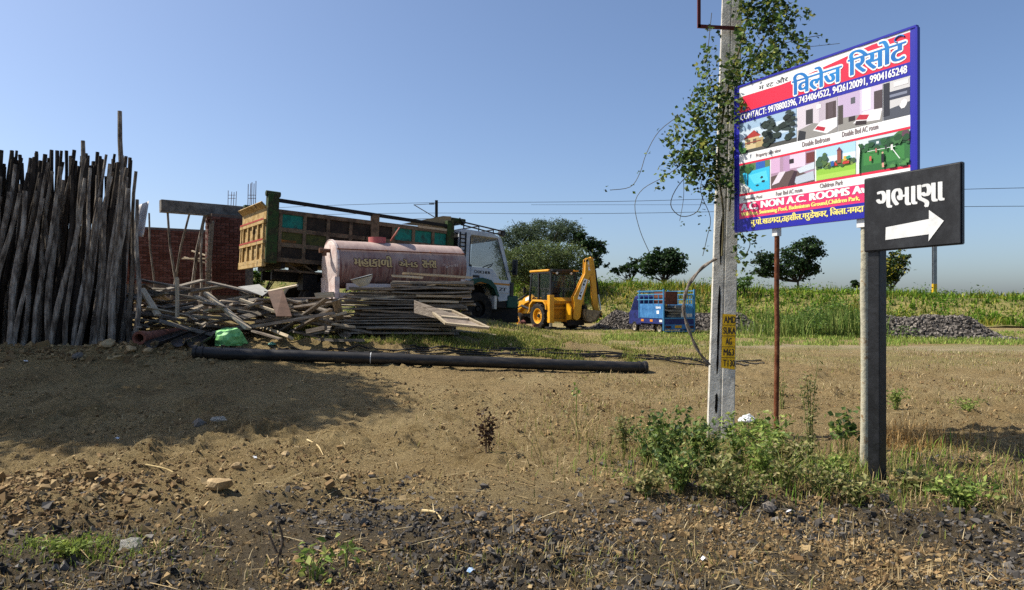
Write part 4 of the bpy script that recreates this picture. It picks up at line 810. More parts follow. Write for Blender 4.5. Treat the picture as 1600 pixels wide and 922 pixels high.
for ri, (d, n, x0, x1, (t0, t1)) in enumerate(rowspec):
    for i in range(n):
        px = x0+(x1-x0)*(i+random.uniform(.0, 1.))/n; dd = d+random.uniform(-.2, .2)
        lean = random.uniform(14, 62) if ri == 3 else random.uniform(0, 46) if ri else random.uniform(-8, 12)
        lean *= (1-.45*max(0, (px-150)/60)); cxp = min(px, 203-lean*.5)
        b0 = P(cxp-lean*.5, 536, dd); b0.z = Z(b0.x, b0.y)-.05; tp = P(cxp+lean*.5, random.uniform(t0, t1)+max(0, (px-120))*.12, dd+random.uniform(.0, .45))
        lb = LB.get(ri)
        if ri == 3: k = n-1-i; lb = ('pale leaning pole, %s from the right end of the front row' % ORD[k]).replace('last from the', 'nearest the') if k < 20 else 'pale leaning pole at the far left of the front row'
        pole_obj(b0, tp, random.uniform(.04, .064), lb, pid, bm=M_bark_shaded if ri < 2 or (ri == 2 and random.random() < .5) else None); pid += 1
for px, py, lb in ((188, 174, 'tallest wooden pole sticking far above the stack'), (128, 220, 'second tallest dark pole rising above the stack')):
    b0 = P(px-4, 536, 14.6); b0.z = Z(b0.x, b0.y)-.05; pole_obj(b0, P(px, py, 14.6), .062, lb, pid); pid += 1
b0 = P(212, 536, 14.0); b0.z = Z(b0.x, b0.y)-.05; pole_obj(b0, P(213, 312, 14.0), .05, 'short upright pole at the right end of the stack beside the white sheet', pid)
b0 = P(204, 536, 14.1); b0.z = Z(b0.x, b0.y)-.05; pole_obj(b0, P(213, 268, 14.1), .05, 'slim pole leaning at the right end of the stack', pid+1)
# white sheet caught beside the poles
g = np.meshgrid(np.linspace(0, 1, 9), np.linspace(0, 1, 12)); sv_ = []
for v, u in zip(g[1].ravel(), g[0].ravel()):
    q = P(213+u*(20-9*v), 322+v*48-u*8*(1-v), 14.3+.06*math.sin(u*9+v*5)); sv_.append(tuple(q))
ii2 = np.arange(108).reshape(12, 9); sf = np.stack([ii2[:-1, :-1], ii2[:-1, 1:], ii2[1:, 1:], ii2[1:, :-1]], -1).reshape(-1, 4)
M_plastic = mat('white_plastic', ['c9c4c4', 'd8d4d4'], .5, scale=6, alpha=.85)
ws = npmesh('plastic_sheet', np.array(sv_), sf, M_plastic, smooth=True); tag(ws, 'thin white plastic sheet hanging beside the wooden poles', 'sheet'); ws.modifiers.new('s', 'SOLIDIFY').thickness = .004

# ------------------------------------------------------------ half built brick building
M_brick = mat('brick', ['3c201b', '562e26', '6b4034', '482a26'], .9, scale=3, bump=.4, bscale=30, rnd=.35); M_mortar = mat('mortar', ['5a4c44', '75665c'], .95, scale=8, bump=.3)
brick_me = MB().b(-.112, .112, -.05, .05, -.034, .034).mesh('brick', M_brick)
def brick_wall(root, length, z0, z1, thick, ch=.083, cw=.242):
    n = 0; MB().b(0, length, .014, thick, 0, z1-.005).build('mortar_core', M_mortar, root)
    k = 0; z = z0
    while z+ch <= z1+.001:
        x = cw/2-(cw/2 if k % 2 else 0)
        while x < length+cw*.3:
            xa, xb = max(x-.112, 0), min(x+.112, length)
            if xb-xa > .05:
                o = link('brick', brick_me, root, ((xa+xb)/2, .05+random.uniform(-.004, .004)-.03, z+.036), (0, 0, random.uniform(-.02, .02))); o.scale = ((xb-xa)/.224, .6, 1); n += 1
            x += cw
        z += ch; k += 1
    return n
wa = P(197, 480, 23.2); wb = P(334, 480, 24.6); L1 = math.hypot(wb.x-wa.x, wb.y-wa.y); zgr = 1.1
WL = thing('brick_wall', 'unplastered dark red brick wall behind the concrete lintel', 'wall', (wa.x, wa.y, zgr), (0, 0, math.atan2(wb.y-wa.y, wb.x-wa.x)))
nb = brick_wall(WL, L1, 1.18, 3.08, .23)
pa = P(331, 480, 19.9); pc = P(383, 480, 20.55); L2 = math.hypot(pc.x-pa.x, pc.y-pa.y)
PR = thing('brick_pier', 'brick pier carrying the right end of the concrete lintel', 'pier', (pa.x, pa.y, zgr), (0, 0, math.atan2(pc.y-pa.y, pc.x-pa.x)))
zt_ = P(350, 335, 20.2).z-zgr; nb2 = brick_wall(PR, L2, .75, zt_, .5)
for k in range(int((zt_-.75)/.083)):          # stub bricks on the pier's left return
    o = link('brick', brick_me, PR, (-.008, .18+(.12 if k % 2 else 0), .75+k*.083+.036), (0, 0, R(90))); o.scale = (1, .6, 1)
MB().b(L2-.03, L2+.25, .02, .45, 0, zt_-.7).build('concrete_column', M_concd, PR)
lb_ = P(252, 329, 19.3); le = P(385, 338, 20.75); LT = thing('concrete_lintel', 'grey concrete lintel beam across the top of the brick opening', 'beam', lb_)
v = le-lb_; v.z = 0; side = Vector((-v.y, v.x, 0)).normalized()*.24; mb = MB(); mb.prism([Vector((0, 0, 0)), v, v+side, side], (0, 0, .31)); mb.build('beam', M_concd, LT, bevel=.01)
MB().prism([Vector((-.02, -.01, -.035)), v*.62+Vector((0, 0, -.035)), v*.62+side*.9+Vector((0, 0, -.035)), side*.9+Vector((0, 0, -.035))], (0, 0, .03)).build('formwork_board', M_woodg, LT)
for px0, y0, px1, y1, d, r, lb in ((233, 333, 243, 460, 19.4, .028, 'leftmost thin wooden prop under the lintel'), (262, 332, 279, 470, 19.6, .036, 'slightly bent wooden prop under the left end of the lintel'), (296, 334, 258, 475, 21.0, .036, 'wooden prop slanting down to the left under the lintel'), (320, 337, 288, 470, 19.9, .05, 'thick wooden prop slanting left under the middle of the lintel'), (318, 345, 310, 470, 19.7, .035, 'upright pale prop nearest the brick pier')):
    b0 = P(px1, y1, d); b0.z = zgr; t_ = P(px0, y0, d); b1 = b0.copy()
    o = MB().tube([b0-b0, (t_-b0)*.35+Vector((.04, 0, 0)), (t_-b0)*.7+Vector((-.03, 0, 0)), t_-b0], [r, r*1.05, r*.9, r*.85], 7).build('wooden_prop', M_bark, None, smooth=True, loc=b0); tag(o, lb, 'prop', 'props under the lintel')
ladder = thing('wooden_ladder', 'rough wooden ladder rail leaning on the left edge of the brick pier', 'ladder', P(322, 480, 19.75))
l0 = ladder.location
mb = MB(); mb.bar(Vector((0, 0, zgr-l0.z)), P(333, 345, 19.8)-l0, .07, .05); mb.build('rail', M_wood, ladder)
mb = MB(); mb.bar(P(318, 480, 19.85)-l0+Vector((0, 0, zgr-P(318, 480, 19.85).z)), P(329, 350, 19.9)-l0, .06, .05); mb.build('rail', M_wood, ladder)
for y in (405, 425, 445): MB().bar(P(321, y, 19.8)-l0, P(330, y-2, 19.85)-l0, .04, .04).build('rung', M_wood, ladder)
for i, (a, b_) in enumerate((((288, 402), (327, 412)), ((300, 392), (330, 402)), ((285, 404), (324, 404)))):
    o = MB().bar(P(*a, 22)-P(*a, 22), P(*b_, 21.6)-P(*a, 22), .05, .04).build('scaffold_stick', M_wood2, None, loc=P(*a, 22)); tag(o, 'pale scaffold stick laid across the brick opening', 'stick', 'sticks across the brick opening')
for px, y0, y1, d, n, lb in ((362, 296, 322, 25, 4, 'bundle of rusty reinforcing bars left of the column top'), (393, 281, 322, 21.2, 5, 'taller bundle of reinforcing bars standing on the brick pier')):
    rt = thing('reinforcing_bars', lb, 'rebar', P(px, y1+8, d))
    for k in range(n):
        a = P(px-6+12*k/(n-1), y1+14, d+.1*(k % 2))-rt.location; t_ = P(px-5+13*k/(n-1)+random.uniform(-1, 1), y0+random.uniform(0, 7), d+.1*(k % 2))-rt.location; MB().cyl(a, t_, .011, n=6).build('bar', M_rust, rt)
    for z in (.2, .45): MB().tube([P(px-6, y1-8-z*20, d)-rt.location, P(px+6, y1-8-z*20, d)-rt.location], .008, 5).build('tie', M_rust, rt)
cs = thing('concrete_stub', 'dark concrete column stub on top of the pier', 'column', P(393, 336, 20.9)); MB().b(-.14, .14, -.14, .14, -.1, .27).build('stub', M_concd, cs)

# ------------------------------------------------------------ timber: tangled heap on the left, stack on the right
def plank(c, L, wd, th, az, tilt, roll, m, label, grp, cat='plank', name='timber_plank', bend=0):
    mb = MB(); n = 5 if bend else 2; vs_ = []
    for i in range(n):
        x = -L/2+L*i/(n-1); z = bend*(1-(2*i/(n-1)-1)**2)
        j = .01 if n == 2 else .004
        for y, zz in ((-wd/2, -th/2), (wd/2, -th/2), (wd/2, th/2), (-wd/2, th/2)): vs_.append((x+random.uniform(-j, j)*2, y+random.uniform(-j, j), zz+z))
    mb.add(vs_, [(i*4+k, i*4+(k+1) % 4, i*4+4+(k+1) % 4, i*4+4+k) for i in range(n-1) for k in range(4)]+[(3, 2, 1, 0), tuple((n-1)*4+k for k in range(4))])
    o = mb.build(name, m, None, loc=c, rot=Euler((roll, tilt, az), 'XYZ')); tag(o, label, cat, grp); return o
WM = [M_wood, M_wood, M_woodg, M_woodg, M_woodg, M_wood2]
def heap_h(px): return np.interp(px, [200, 225, 300, 380, 450, 510, 560], [.75, 1.05, 1.0, 1.0, .85, .6, .15])
for i in range(118):
    px = random.uniform(205, 545); d = random.triangular(14.2, 16.9, 15.4); hh = heap_h(px)*max(.12, 1-abs(d-15.7)/1.7); lvl = random.random()**.6
    p = P(px, 500, d); z0 = Z(p.x, p.y); L = random.uniform(.6, 2.3); az = random.choice([random.gauss(.15, .5), random.gauss(-.5, .5), random.gauss(1.2, .5)])
    plank(Vector((p.x, p.y, z0+.04+hh*lvl)), L, random.uniform(.07, .2), random.uniform(.025, .055), az, random.gauss(0, .2), random.gauss(0, .3), random.choice(WM), 'weathered plank lying in the tangled timber heap left of the tanker', 'planks in the tangled timber heap')
SPEC = [  # px0,py0,px1,py1,d0,d1,w,th,mat,label
    (277, 434, 277, 496, 14.4, 14.4, .11, .03, M_wood2, 'pale plank standing upright out of the timber heap'),
    (322, 458, 388, 514, 14.7, 14.2, .12, .05, M_wood2, 'pale beam sloping down to the right across the timber heap'),
    (305, 463, 348, 482, 15.0, 14.6, .13, .05, M_wood2, 'short pale beam crossing above the sloping beam'),
    (222, 452, 247, 492, 14.6, 14.2, .12, .05, M_wood2, 'pale grey beam lying steeply at the left end of the heap'),
    (327, 441, 418, 462, 15.6, 15.4, .25, .04, M_woodg, 'wide board along the crest of the timber heap'),
    (375, 468, 452, 494, 14.8, 14.5, .09, .05, M_wood2, 'long straight batten in the middle of the heap'),
    (393, 511, 522, 489, 14.4, 14.2, .12, .06, M_wood, 'long rough beam lying low in front of the heap'),
    (212, 436, 300, 452, 15.5, 15.2, .2, .04, M_wood, 'broad board on the left crest of the heap'),
    (480, 518, 508, 512, 14.0, 13.9, .12, .08, M_wood, 'short block of timber at the right foot of the heap'),
    (505, 497, 541, 488, 14.3, 14.5, .11, .05, M_wood2, 'short pale plank end propped between heap and stack'),
    (520, 506, 555, 511, 14.3, 14.2, .08, .04, M_wood2, 'short pale batten lying on the grass before the stack'),
    (395, 517, 440, 530, 14.1, 13.8, .1, .03, M_wood, 'broken plank on the grass below the heap'),
    (493, 462, 522, 460, 14.6, 14.6, .14, .11, M_wood2, 'square sawn timber end below the tanker')]
for a, b_, c_, d_, d0, d1, wd, th, m, lb in SPEC:
    p0, p1 = P(a, b_, d0), P(c_, d_, d1); v = p1-p0; mb = MB(); mb.bar(-v/2, v/2, wd, th); q = v.to_track_quat('X', 'Z'); tag(plank((p0+p1)/2, v.length, wd, th, q.to_euler().z, q.to_euler().y, q.to_euler().x, m, lb, None), lb)
def sheet(name, pts, th, m, label, cat):
    c_ = sum(pts, Vector())/len(pts); q = [p-c_ for p in pts]; nrm = (q[1]-q[0]).cross(q[2]-q[0]).normalized()
    o = MB().prism(q, nrm*th).build(name, m, None, loc=c_); tag(o, label, cat); return o
sheet('plywood_sheet', [P(418, 455, 15.0), P(442, 452, 15.1), P(456, 494, 14.4), P(432, 494, 14.3)], .02, mat('brown_ply', ['4f3a2c', '6b5140'], .6, scale=5), 'brown plywood sheet leaning on the timber heap', 'plywood')
sheet('grey_sheet', [P(372, 448, 15.6), P(405, 444, 15.9), P(420, 455, 15.4), P(410, 462, 15.1)], .012, mat('grey_board', ['8f8f8a', 'a5a49c'], .6, scale=5), 'light grey flat board on the crest of the timber heap', 'board')
# neat stack
SX0 = P(520, 520, 15.2); 
layer = 0; z = 0
for k in range(17):
    t = k/16; xa = 520+6*random.random()+(20 if t > .74 else 0)+(70 if t > .88 else 0); xb = 745-8*random.random()-(0 if t > .3 else 25)
    th = random.uniform(.045, .075)
    for j in range(4):
        d = 15.0+j*.27+random.uniform(-.06, .06); L = random.uniform(1.5, 3.0); xm = random.uniform(xa, xb); pa_, pb_ = P(xa, 500, d).x, P(xb, 500, d).x; L = min(L, (pb_-pa_)*.98)
        cx = random.uniform(pa_+L/2, max(pa_+L/2+.01, pb_-L/2)) if L < pb_-pa_ else (pa_+pb_)/2
        zb = Z(cx, d)*.3+.93*.7
        plank(Vector((cx, d, zb+.05+z+random.uniform(-.01, .01))), L, random.uniform(.16, .28), th*.6, random.gauss(.02, .045), random.gauss(0, .022), random.gauss(0, .1), random.choice([M_woodg, M_woodg, M_wood]), 'weathered plank in the long horizontal timber stack before the tanker', 'planks in the horizontal timber stack', bend=random.uniform(-.03, .02))
    z += th+.008
for px0, y0, px1, y1, dd, m, lb in ((630, 427, 738, 434, 15.1, M_wood2, 'topmost pale plank of the horizontal timber stack'), (613, 431, 660, 434, 15.0, M_wood2, 'short pale plank second from the top of the stack'), (640, 441, 728, 446, 14.95, M_wood2, 'pale plank under the two topmost planks of the stack'), (565, 467, 652, 462, 14.9, M_wood2, 'pale bowed plank in the middle of the stack'), (650, 462, 736, 464, 14.88, M_wood2, 'long pale plank end at the right of the stack'), (655, 470, 715, 472, 14.86, M_wood2, 'short pale rounded plank below the long plank end')):
    p0, p1 = P(px0, y0, dd), P(px1, y1, dd+.15); v = p1-p0; q = v.to_track_quat('X', 'Z').to_euler(); plank((p0+p1)/2, v.length, .16, .045, q.z, q.y, q.x, m, lb, None)
sheet('wooden_board', [P(647, 489, 14.5), P(647, 469, 14.6), P(718, 494, 14.3), P(700, 502, 14.2)], .025, M_wood, 'wide brown board leaning against the front of the timber stack', 'board')
SP = thing('shuttering_board', 'framed shuttering panel lying slanted at the right end of the timber stack', 'panel', P(720, 510, 14.1))
q = [P(669, 484, 14.6)-SP.location, P(706, 487, 14.6)-SP.location, P(764, 514, 13.9)-SP.location, P(697, 507, 13.9)-SP.location]
nrm = (q[1]-q[0]).cross(q[3]-q[0]).normalized(); nrm = nrm if nrm.z > 0 else -nrm
MB().prism(q, nrm*-.015).build('sheet', mat('panel_sheet', ['6a5c50', '8a7c6e', '9d9082'], .85, scale=5), SP)
for a, b_ in ((0, 1), (1, 2), (2, 3), (3, 0)): MB().bar(q[a]+nrm*.02, q[b_]+nrm*.02, .05, .045, tuple(nrm)).build('frame_batten', M_wood2, SP)
MB().bar((q[0]+q[1])/2*.5+(q[2]+q[3])/2*.5-(q[2]-q[1])*0+nrm*.02-(q[1]-q[0])*.5, (q[0]+q[1])/2*.5+(q[2]+q[3])/2*.5+nrm*.02+(q[1]-q[0])*.6, .05, .04, tuple(nrm)).build('cross_batten', M_wood2, SP)
for pl, r, lb in (([(548, 504), (600, 509), (660, 514), (712, 521)], .035, 'long debarked branch lying on the grass before the timber stack'), ([(608, 518), (650, 522), (690, 519), (730, 522), (775, 527)], .042, 'crooked peeled branch lying nearest on the grass before the stack')):
    cp_ = [G(x, y)+Vector((0, 0, r)) for x, y in pl]; c0 = cp_[0]; cv = curve([p-c0 for p in cp_], 16); o = MB().tube(cv, [r*(1-.5*i/len(cv)) for i in range(len(cv))], 8).build('branch', M_wood2, None, smooth=True, loc=c0); tag(o, lb, 'branch')
# wash basin on the stack
bs = thing('wash_basin', 'white ceramic wash basin resting tilted on the timber stack', 'basin', P(569, 447, 14.7), (R(6), R(-14), 0))
MB().lathe([(.05, 0), (.09, .0), (.14, .05), (.2, .12), (.225, .17), (.235, .175), (.235, .2), (.215, .2), (.19, .15), (.12, .06), (.001, .04)], (0, 0, 0), (0, 0, 1), 28).build('bowl', mat('ceramic', ['b4b4ae', 'c6c6c0'], .3, scale=4, spec=.5), bs, smooth=True)
MB().lathe([(.236, 0), (.242, .01), (.236, .02)], (0, 0, .175), (0, 0, 1), 28).build('rim', M_dark, bs, smooth=True)
# clay pipe, channels, green sack
def dirpipe(name, a, b_, r, m, label, cat):
    o = thing(name, label, cat, a); ax_ = (b_-a); L = ax_.length
    MB().lathe([(r*.72, .0), (r, 0), (r, L), (r*.72, L)], (0, 0, 0), ax_, 20, closed=True).build('barrel', m, o, smooth=True); MB().lathe([(r*.8, -.02), (r*1.22, -.02), (r*1.22, .14), (r, .16)], (0, 0, 0), ax_, 20).build('socket', m, o, smooth=True); return o
M_clay = mat('clay', ['5a3528', '78493a', '8a5a48'], .8, scale=6, bump=.2)
a = G(218, 542); b_ = G(285, 530); dirpipe('clay_pipe', a+Vector((0, 0, .13)), b_+Vector((0, 0, .13)), .105, M_clay, 'brown clay pipe lying by the foot of the wooden poles', 'pipe')
M_chan = mat('dark_sheet_metal', ['2a2725', '3d3936', '4d4844'], .55, .4, scale=6)
for px0, y0, px1, y1, lb in ((237, 548, 318, 522, 'dark curved gutter sheet beside the clay pipe'), (278, 548, 345, 519, 'dark curved gutter sheet between the clay pipe and the green sack'), (303, 548, 342, 528, 'dark angled strip just left of the green sack')):
    a, b_ = G(px0, y0)+Vector((0, 0, .04)), G(px1, y1)+Vector((0, 0, .08)); v = b_-a; sdv = v.cross(Vector((0, 0, 1))).normalized(); pr = []
    for k in range(9): t = math.pi*k/8; pr.append(sdv*(.13*math.cos(t))+Vector((0, 0, .12-.12*math.sin(t))))
    pr2 = [p*.93+Vector((0, 0, .012)) for p in reversed(pr)]; o = MB().prism(pr+pr2, v).build('gutter_sheet', M_chan, None, loc=a); tag(o, lb, 'gutter')
def lump(name, c, size, m, label, cat, seed, sub=3, rough=.25, kids=None, grp=None, flatb=.35):
    import bmesh
    bm = bmesh.new(); bmesh.ops.create_icosphere(bm, subdivisions=sub, radius=1); rr = random.Random(seed); ks = [(Vector((rr.gauss(0, 1), rr.gauss(0, 1), rr.gauss(0, 1))).normalized(), rr.uniform(.5, .95)) for _ in range(14)]
    for v in bm.verts:
        d = v.co.normalized(); k = 1.
        for n_, h in ks:
            t = d.dot(n_)
            if t > h*.8: k = min(k, (h*.8+rough*.3)/max(t, .01))
        v.co = d*k*(1+rr.uniform(-.02, .02)*(6 if rough > .5 else 1)); v.co.z = max(v.co.z, -flatb); v.co = Vector((v.co.x*size[0], v.co.y*size[1], v.co.z*size[2]))
    me = bpy.data.meshes.new(name); bm.to_mesh(me); bm.free(); me.materials.append(m); o = link(name, me, None, c); o.rotation_euler.z = rr.uniform(0, 6); tag(o, label, cat, grp); return o
gs = G(362, 540); o = lump('green_sack', gs+Vector((0, 0, .1)), (.36, .26, .32), mat('green_plastic', ['6fb864', '96d886', '4f9a58'], .45, scale=5, bump=.5, bscale=8), 'crumpled light green plastic sack at the foot of the timber heap', 'sack', 5, 3, .6); o.rotation_euler.z = .1
# ------------------------------------------------------------ long black pipe and cables
a = G(305, 558); b_ = G(1011, 581); a.z += .1; b_.z += .1
PI_ = thing('black_pipe', 'long thick black pipe lying across the open ground', 'pipe', a); ax_ = b_-a; L = ax_.length
M_pipe = mat('black_pipe', ['161514', '211f1d', '3a352f'], .5, scale=5, spec=.4, stretch=(.6, 3, 3))
def alongp(t): x = a.x+ax_.x*t; y = a.y+ax_.y*t; return Vector((x, y, (a.z+ax_.z*t)*.45+.55*(float(zbase(x, y))+.1)))-a
MB().tube([alongp(t) for t in np.linspace(0, 1, 25)], .105, 18).build('barrel', M_pipe, PI_, smooth=True)
for t, s in ((0, 1), (1, -1)):
    cpt = alongp(t); dv = (alongp(.05)-alongp(0)).normalized() if t == 0 else (alongp(1)-alongp(.95)).normalized()
    MB().lathe([(.1, 0), (.128, 0), (.128, .05), (.106, .06), (.106, .12), (.122, .125), (.122, .17), (.1, .17)], cpt-dv*(.02 if t == 0 else -.02)*s, dv*s, 20).build('collar', M_pipe, PI_, smooth=True)
tks = MB(); 
for t in (.015, .055): tks.cyl(alongp(t)+Vector((0, 0, .08)), alongp(t)+Vector((0, 0, .16)), .014, n=6)
tks.build('stub', M_pipe, PI_)
MB().lathe([(.1062, 0), (.1062, .012)], alongp(.37), ax_, 18).build('white_mark', M_white, PI_)
for i, (pl, lb) in enumerate(((((318, 548), (500, 551), (700, 553), (900, 560), (1090, 567), (1195, 570)), 'thin black hose nearest behind the black pipe'), (((350, 546), (520, 547), (690, 548), (860, 555), (1080, 563), (1190, 567)), 'second thin black hose behind the black pipe'), (((420, 547), (560, 544), (700, 546), (880, 552), (1060, 560), (1170, 572)), 'third thin black hose behind the black pipe'), (((640, 543), (760, 548), (900, 556), (1020, 562), (1150, 574)), 'farthest thin black hose behind the black pipe'))):
    g_ = [G(x, y)+Vector((0, 0, .03)) for x, y in pl]; c0 = g_[0]; cv = curve([p-c0 for p in g_], 40)
    cv = [Vector((p.x, p.y, Z(p.x+c0.x, p.y+c0.y)+.025-c0.z)) for p in cv]
    o = MB().tube(cv, .016, 6).build('black_hose', M_pipe, None, loc=c0); tag(o, lb, 'hose')
# things by the truck's nose
bt_ = G(785, 516); bt_.y = 21.5; bt_ = P(783, 514, 21.0); bt_.z = Z(bt_.x, bt_.y)
OT = thing('open_tank', 'black open steel tank standing between the truck and the digger', 'tank', (bt_.x, bt_.y, bt_.z-.02), (0, 0, R(8)))
for q in ((-.45, .45, -.4, -.37, 0, .55), (-.45, .45, .37, .4, 0, .55), (-.45, -.42, -.37, .37, 0, .55), (.42, .45, -.37, .37, 0, .55), (-.42, .42, -.37, .37, .02, .05)): MB().b(*q).build('plate', M_dark, OT)
RM = thing('red_engine', 'small red engine block under the nose of the truck', 'engine', (bt_.x-.75, bt_.y-.3, bt_.z), (0, 0, .4))
M_red = mat('engine_red', ['5a1c12', '8a2c1a', 'a84a2c'], .6, scale=6)
MB().b(-.3, .3, -.2, .2, 0, .35).build('block', M_dark, RM, bevel=.03); MB().cyl((.1, -.24, .45), (.1, .0, .45), .16, n=14).build('flywheel', M_red, RM); MB().b(-.22, .0, -.15, .15, .35, .6).build('cylinder_head', M_red, RM, bevel=.03)
rb_me = MB().b(-.11, .11, -.055, .055, -.037, .037).mesh('loose_brick', M_brick)
for i in range(16):
    p = P(random.uniform(806, 838), 512, random.uniform(24, 27)); p.z = Z(p.x, p.y)+random.uniform(.03, .3)*(1 if i > 6 else .3)
    tag(link('loose_brick', rb_me, None, p, (random.uniform(-.4, .4), random.uniform(-.4, .4), random.uniform(0, 3))), 'loose red brick in the rubble beside the digger wheel', 'brick', 'loose bricks by the digger')

# ------------------------------------------------------------ railway on the embankment
M_rail = mat('rail_steel', ['3a2d26', '54453a'], .6, .5, scale=6)
for nn_, lb in ((.8, 'nearer steel rail along the top of the grassy embankment'), (-.9, 'farther steel rail along the top of the embankment')):
    mb = MB(); pts = []
    for s in np.linspace(-60, 75, 60): x, y = EL(s, nn_); pts.append(Vector((x, y, float(emb(np.array(x), np.array(nn_)))+.14)))
    for i in range(59): mb.bar(pts[i]-pts[0], pts[i+1]-pts[0], .07, .16)
    tag(mb.build('rail', M_rail, None, loc=pts[0]), lb, 'rail')
M_galv = mat('galvanised', ['6f7376', '8b8f92', '9da1a4'], .6, .4, scale=5)
def mast(px, topy, label, arm_):
    r = (px-800)/F; y = 62/(1+.401*r)-2.2; x = r*y; z0 = float(emb(np.array(x), np.array(2.0)))-.2; zt = P(px, topy, y).z
    o = thing('railway_mast', label, 'mast', (x, y, z0)); H_ = zt-z0
    mb = MB(); mb.b(-.12, .12, -.1, -.08, 0, H_); mb.b(-.12, .12, .08, .1, 0, H_); mb.b(-.02, .02, -.08, .08, 0, H_); mb.build('column', M_galv if arm_ > 0 else M_dark, o)
    MB().b(-.125, .125, -.11, .11, .5, 1.1).build('yellow_band', paint('mast_yellow', 'c8a01c'), o); MB().b(-.3, .3, -.3, .3, -.2, .2).build('footing', M_conc, o)
    c = MB(); c.tube([(0, .0, H_-1.6), (arm_*2.2, 1.4, H_-.2)], .04, 6); c.tube([(0, 0, H_-.3), (arm_*2.2, 1.4, H_-.2)], .025, 6); c.tube([(arm_*.4, .3, H_-1.6), (arm_*2.3, 1.4, H_-1.5)], .03, 6); c.build('cantilever', M_dark, o)
    ins = MB()
    for k in range(4): ins.lathe([(.03, 0), (.09, .03), (.03, .06)], (arm_*(.25+.12*k), .16+.08*k, H_-.29+.01*k), (arm_, .6, 0), 8)
    ins.build('insulator', M_dark, o)
mast(682, 313, 'dark railway mast with its bracket showing above the tipper bed', -1); mast(1460, 268, 'grey railway mast standing on the embankment behind the black board', 1)
def wire(pl, label, r=.022):
    P3 = []
    for px, py in pl: rr = (px-800)/F; d = 62/(1+.401*rr); P3.append(P(px, py, d))
    cv = curve([p-P3[0] for p in P3], 60); o = MB().tube(cv, r, 4).build('overhead_wire', M_dark, None, loc=P3[0]); tag(o, label, 'wire')
wire([(330, 330), (490, 322), (660, 317), (830, 316), (1000, 314), (1250, 306), (1500, 296), (1700, 292)], 'upper overhead railway wire crossing the sky')
wire([(330, 344), (490, 336), (660, 333), (830, 334), (1000, 333), (1250, 328), (1500, 323), (1700, 322)], 'lower overhead railway wire crossing the sky')
wire([(830, 320), (1000, 320), (1140, 320)], 'short middle overhead wire left of the concrete pole', .015)

# ------------------------------------------------------------ trees
def tree(label, trunk_px, base_y, d, blobs, n, leaf, cols, name='tree', feathery=False, group=None, base_z=None, dy=1.0):
    p0 = P(trunk_px, base_y, d)
    if base_z is not None: p0.z = base_z
    o = thing(name, label, 'tree', p0, group=group); tr = MB(); C_ = []
    for (px, py, rx, ry) in blobs:
        c = P(px, py, d)-p0; C_.append((c, rx/F*d, ry/F*d))
    fork = Vector((0, 0, 0))+(C_[0][0])*.35; rt = max(.07, C_[0][1]*.06)
    tr.tube([Vector((0, 0, -.3)), fork*.5+Vector((rt*.6, 0, 0)), fork], [rt*1.5, rt*1.1, rt], 8)
    for c, rx, ry in C_:
        for k in range(4):
            e = c+Vector((rng.normal(0, .45)*rx, rng.normal(0, .35)*rx*dy, rng.normal(0, .4)*ry)); m_ = fork*.5+e*.5+Vector((rng.normal(0, .1)*rx, 0, -.12*ry)); tr.tube([fork, m_, e], [rt*.7, rt*.4, rt*.1], 6)
    tr.build('trunk', M_barkd, o, smooth=True)
    pts = []; tot = sum(rx*ry for _, rx, ry in C_)
    for c, rx, ry in C_:
        nc = max(6, int(n*(1.55 if feathery else .85)*rx*ry/tot/26))
        u = rng.normal(0, 1, (nc, 3)); u /= np.linalg.norm(u, axis=1)[:, None]; u *= (rng.uniform(.3, 1.02, (nc, 1))**.6)*(1 if feathery else rng.choice([.85, 1., 1.25], (nc, 1)))
        cc = np.array(c)+u*np.array([rx, rx*dy, ry])
        for q in cc:
            k = rng.integers(14, 40); s = min(rx, ry)*rng.uniform(.09, .2)*(1 if feathery else 1.15); pts.append(q+rng.normal(0, 1, (k, 3))*np.array([s*1.3, s*1.3, s*.75]))
    pts = np.concatenate(pts); leafmesh('crown', pts, leaf, cols, o, asp=.35 if feathery else .7)
    return o
ACA = ['5b6b3c', '6a7a46', '4c5a36', '7a8450', '3f4c30']; DRK = ['2c4020', '38502a', '22331c', '45602f', '1c2a18']; MID = ['4a6a2c', '5c7c34', '3c5826', '6f8a3c']
tree('broad feathery olive tree behind the truck cab and the digger', 855, 470, 54, [(850, 405, 50, 30), (810, 412, 32, 26), (888, 408, 34, 28), (835, 428, 50, 20), (880, 432, 40, 18)], 17000, .2, ACA, feathery=True, base_z=1.5)
tree('taller feathery tree rising behind the truck cab', 845, 460, 64, [(850, 362, 48, 20), (815, 372, 30, 22), (885, 365, 26, 20), (790, 385, 18, 24)], 11000, .2, ['56664a', '64745a', '48573f', '3d4a35'], feathery=True, base_z=3.4)
tree('dark broadleaf tree right of the feathery trees', 925, 460, 62, [(915, 378, 18, 15), (932, 392, 15, 15), (925, 412, 18, 12), (900, 368, 10, 8)], 3600, .26, DRK, base_z=3.2)
tree('round dark broadleaf tree on the embankment behind the blue tempo', 1038, 460, 60, [(1035, 412, 30, 20), (1015, 418, 18, 14), (1056, 415, 16, 16), (1040, 398, 18, 10)], 6000, .26, DRK, base_z=2.6)
tree('small dark bush-like tree left of the round dark tree', 985, 455, 61, [(985, 418, 14, 11), (968, 424, 12, 8), (998, 410, 8, 7)], 1500, .24, DRK, base_z=2.8)
tree('two-lobed dark tree standing right of the rusty post', 1245, 465, 57, [(1250, 398, 28, 22), (1268, 388, 18, 16), (1196, 410, 18, 16), (1225, 420, 28, 16), (1190, 425, 12, 10), (1262, 420, 18, 16)], 7000, .25, DRK, base_z=2.2)
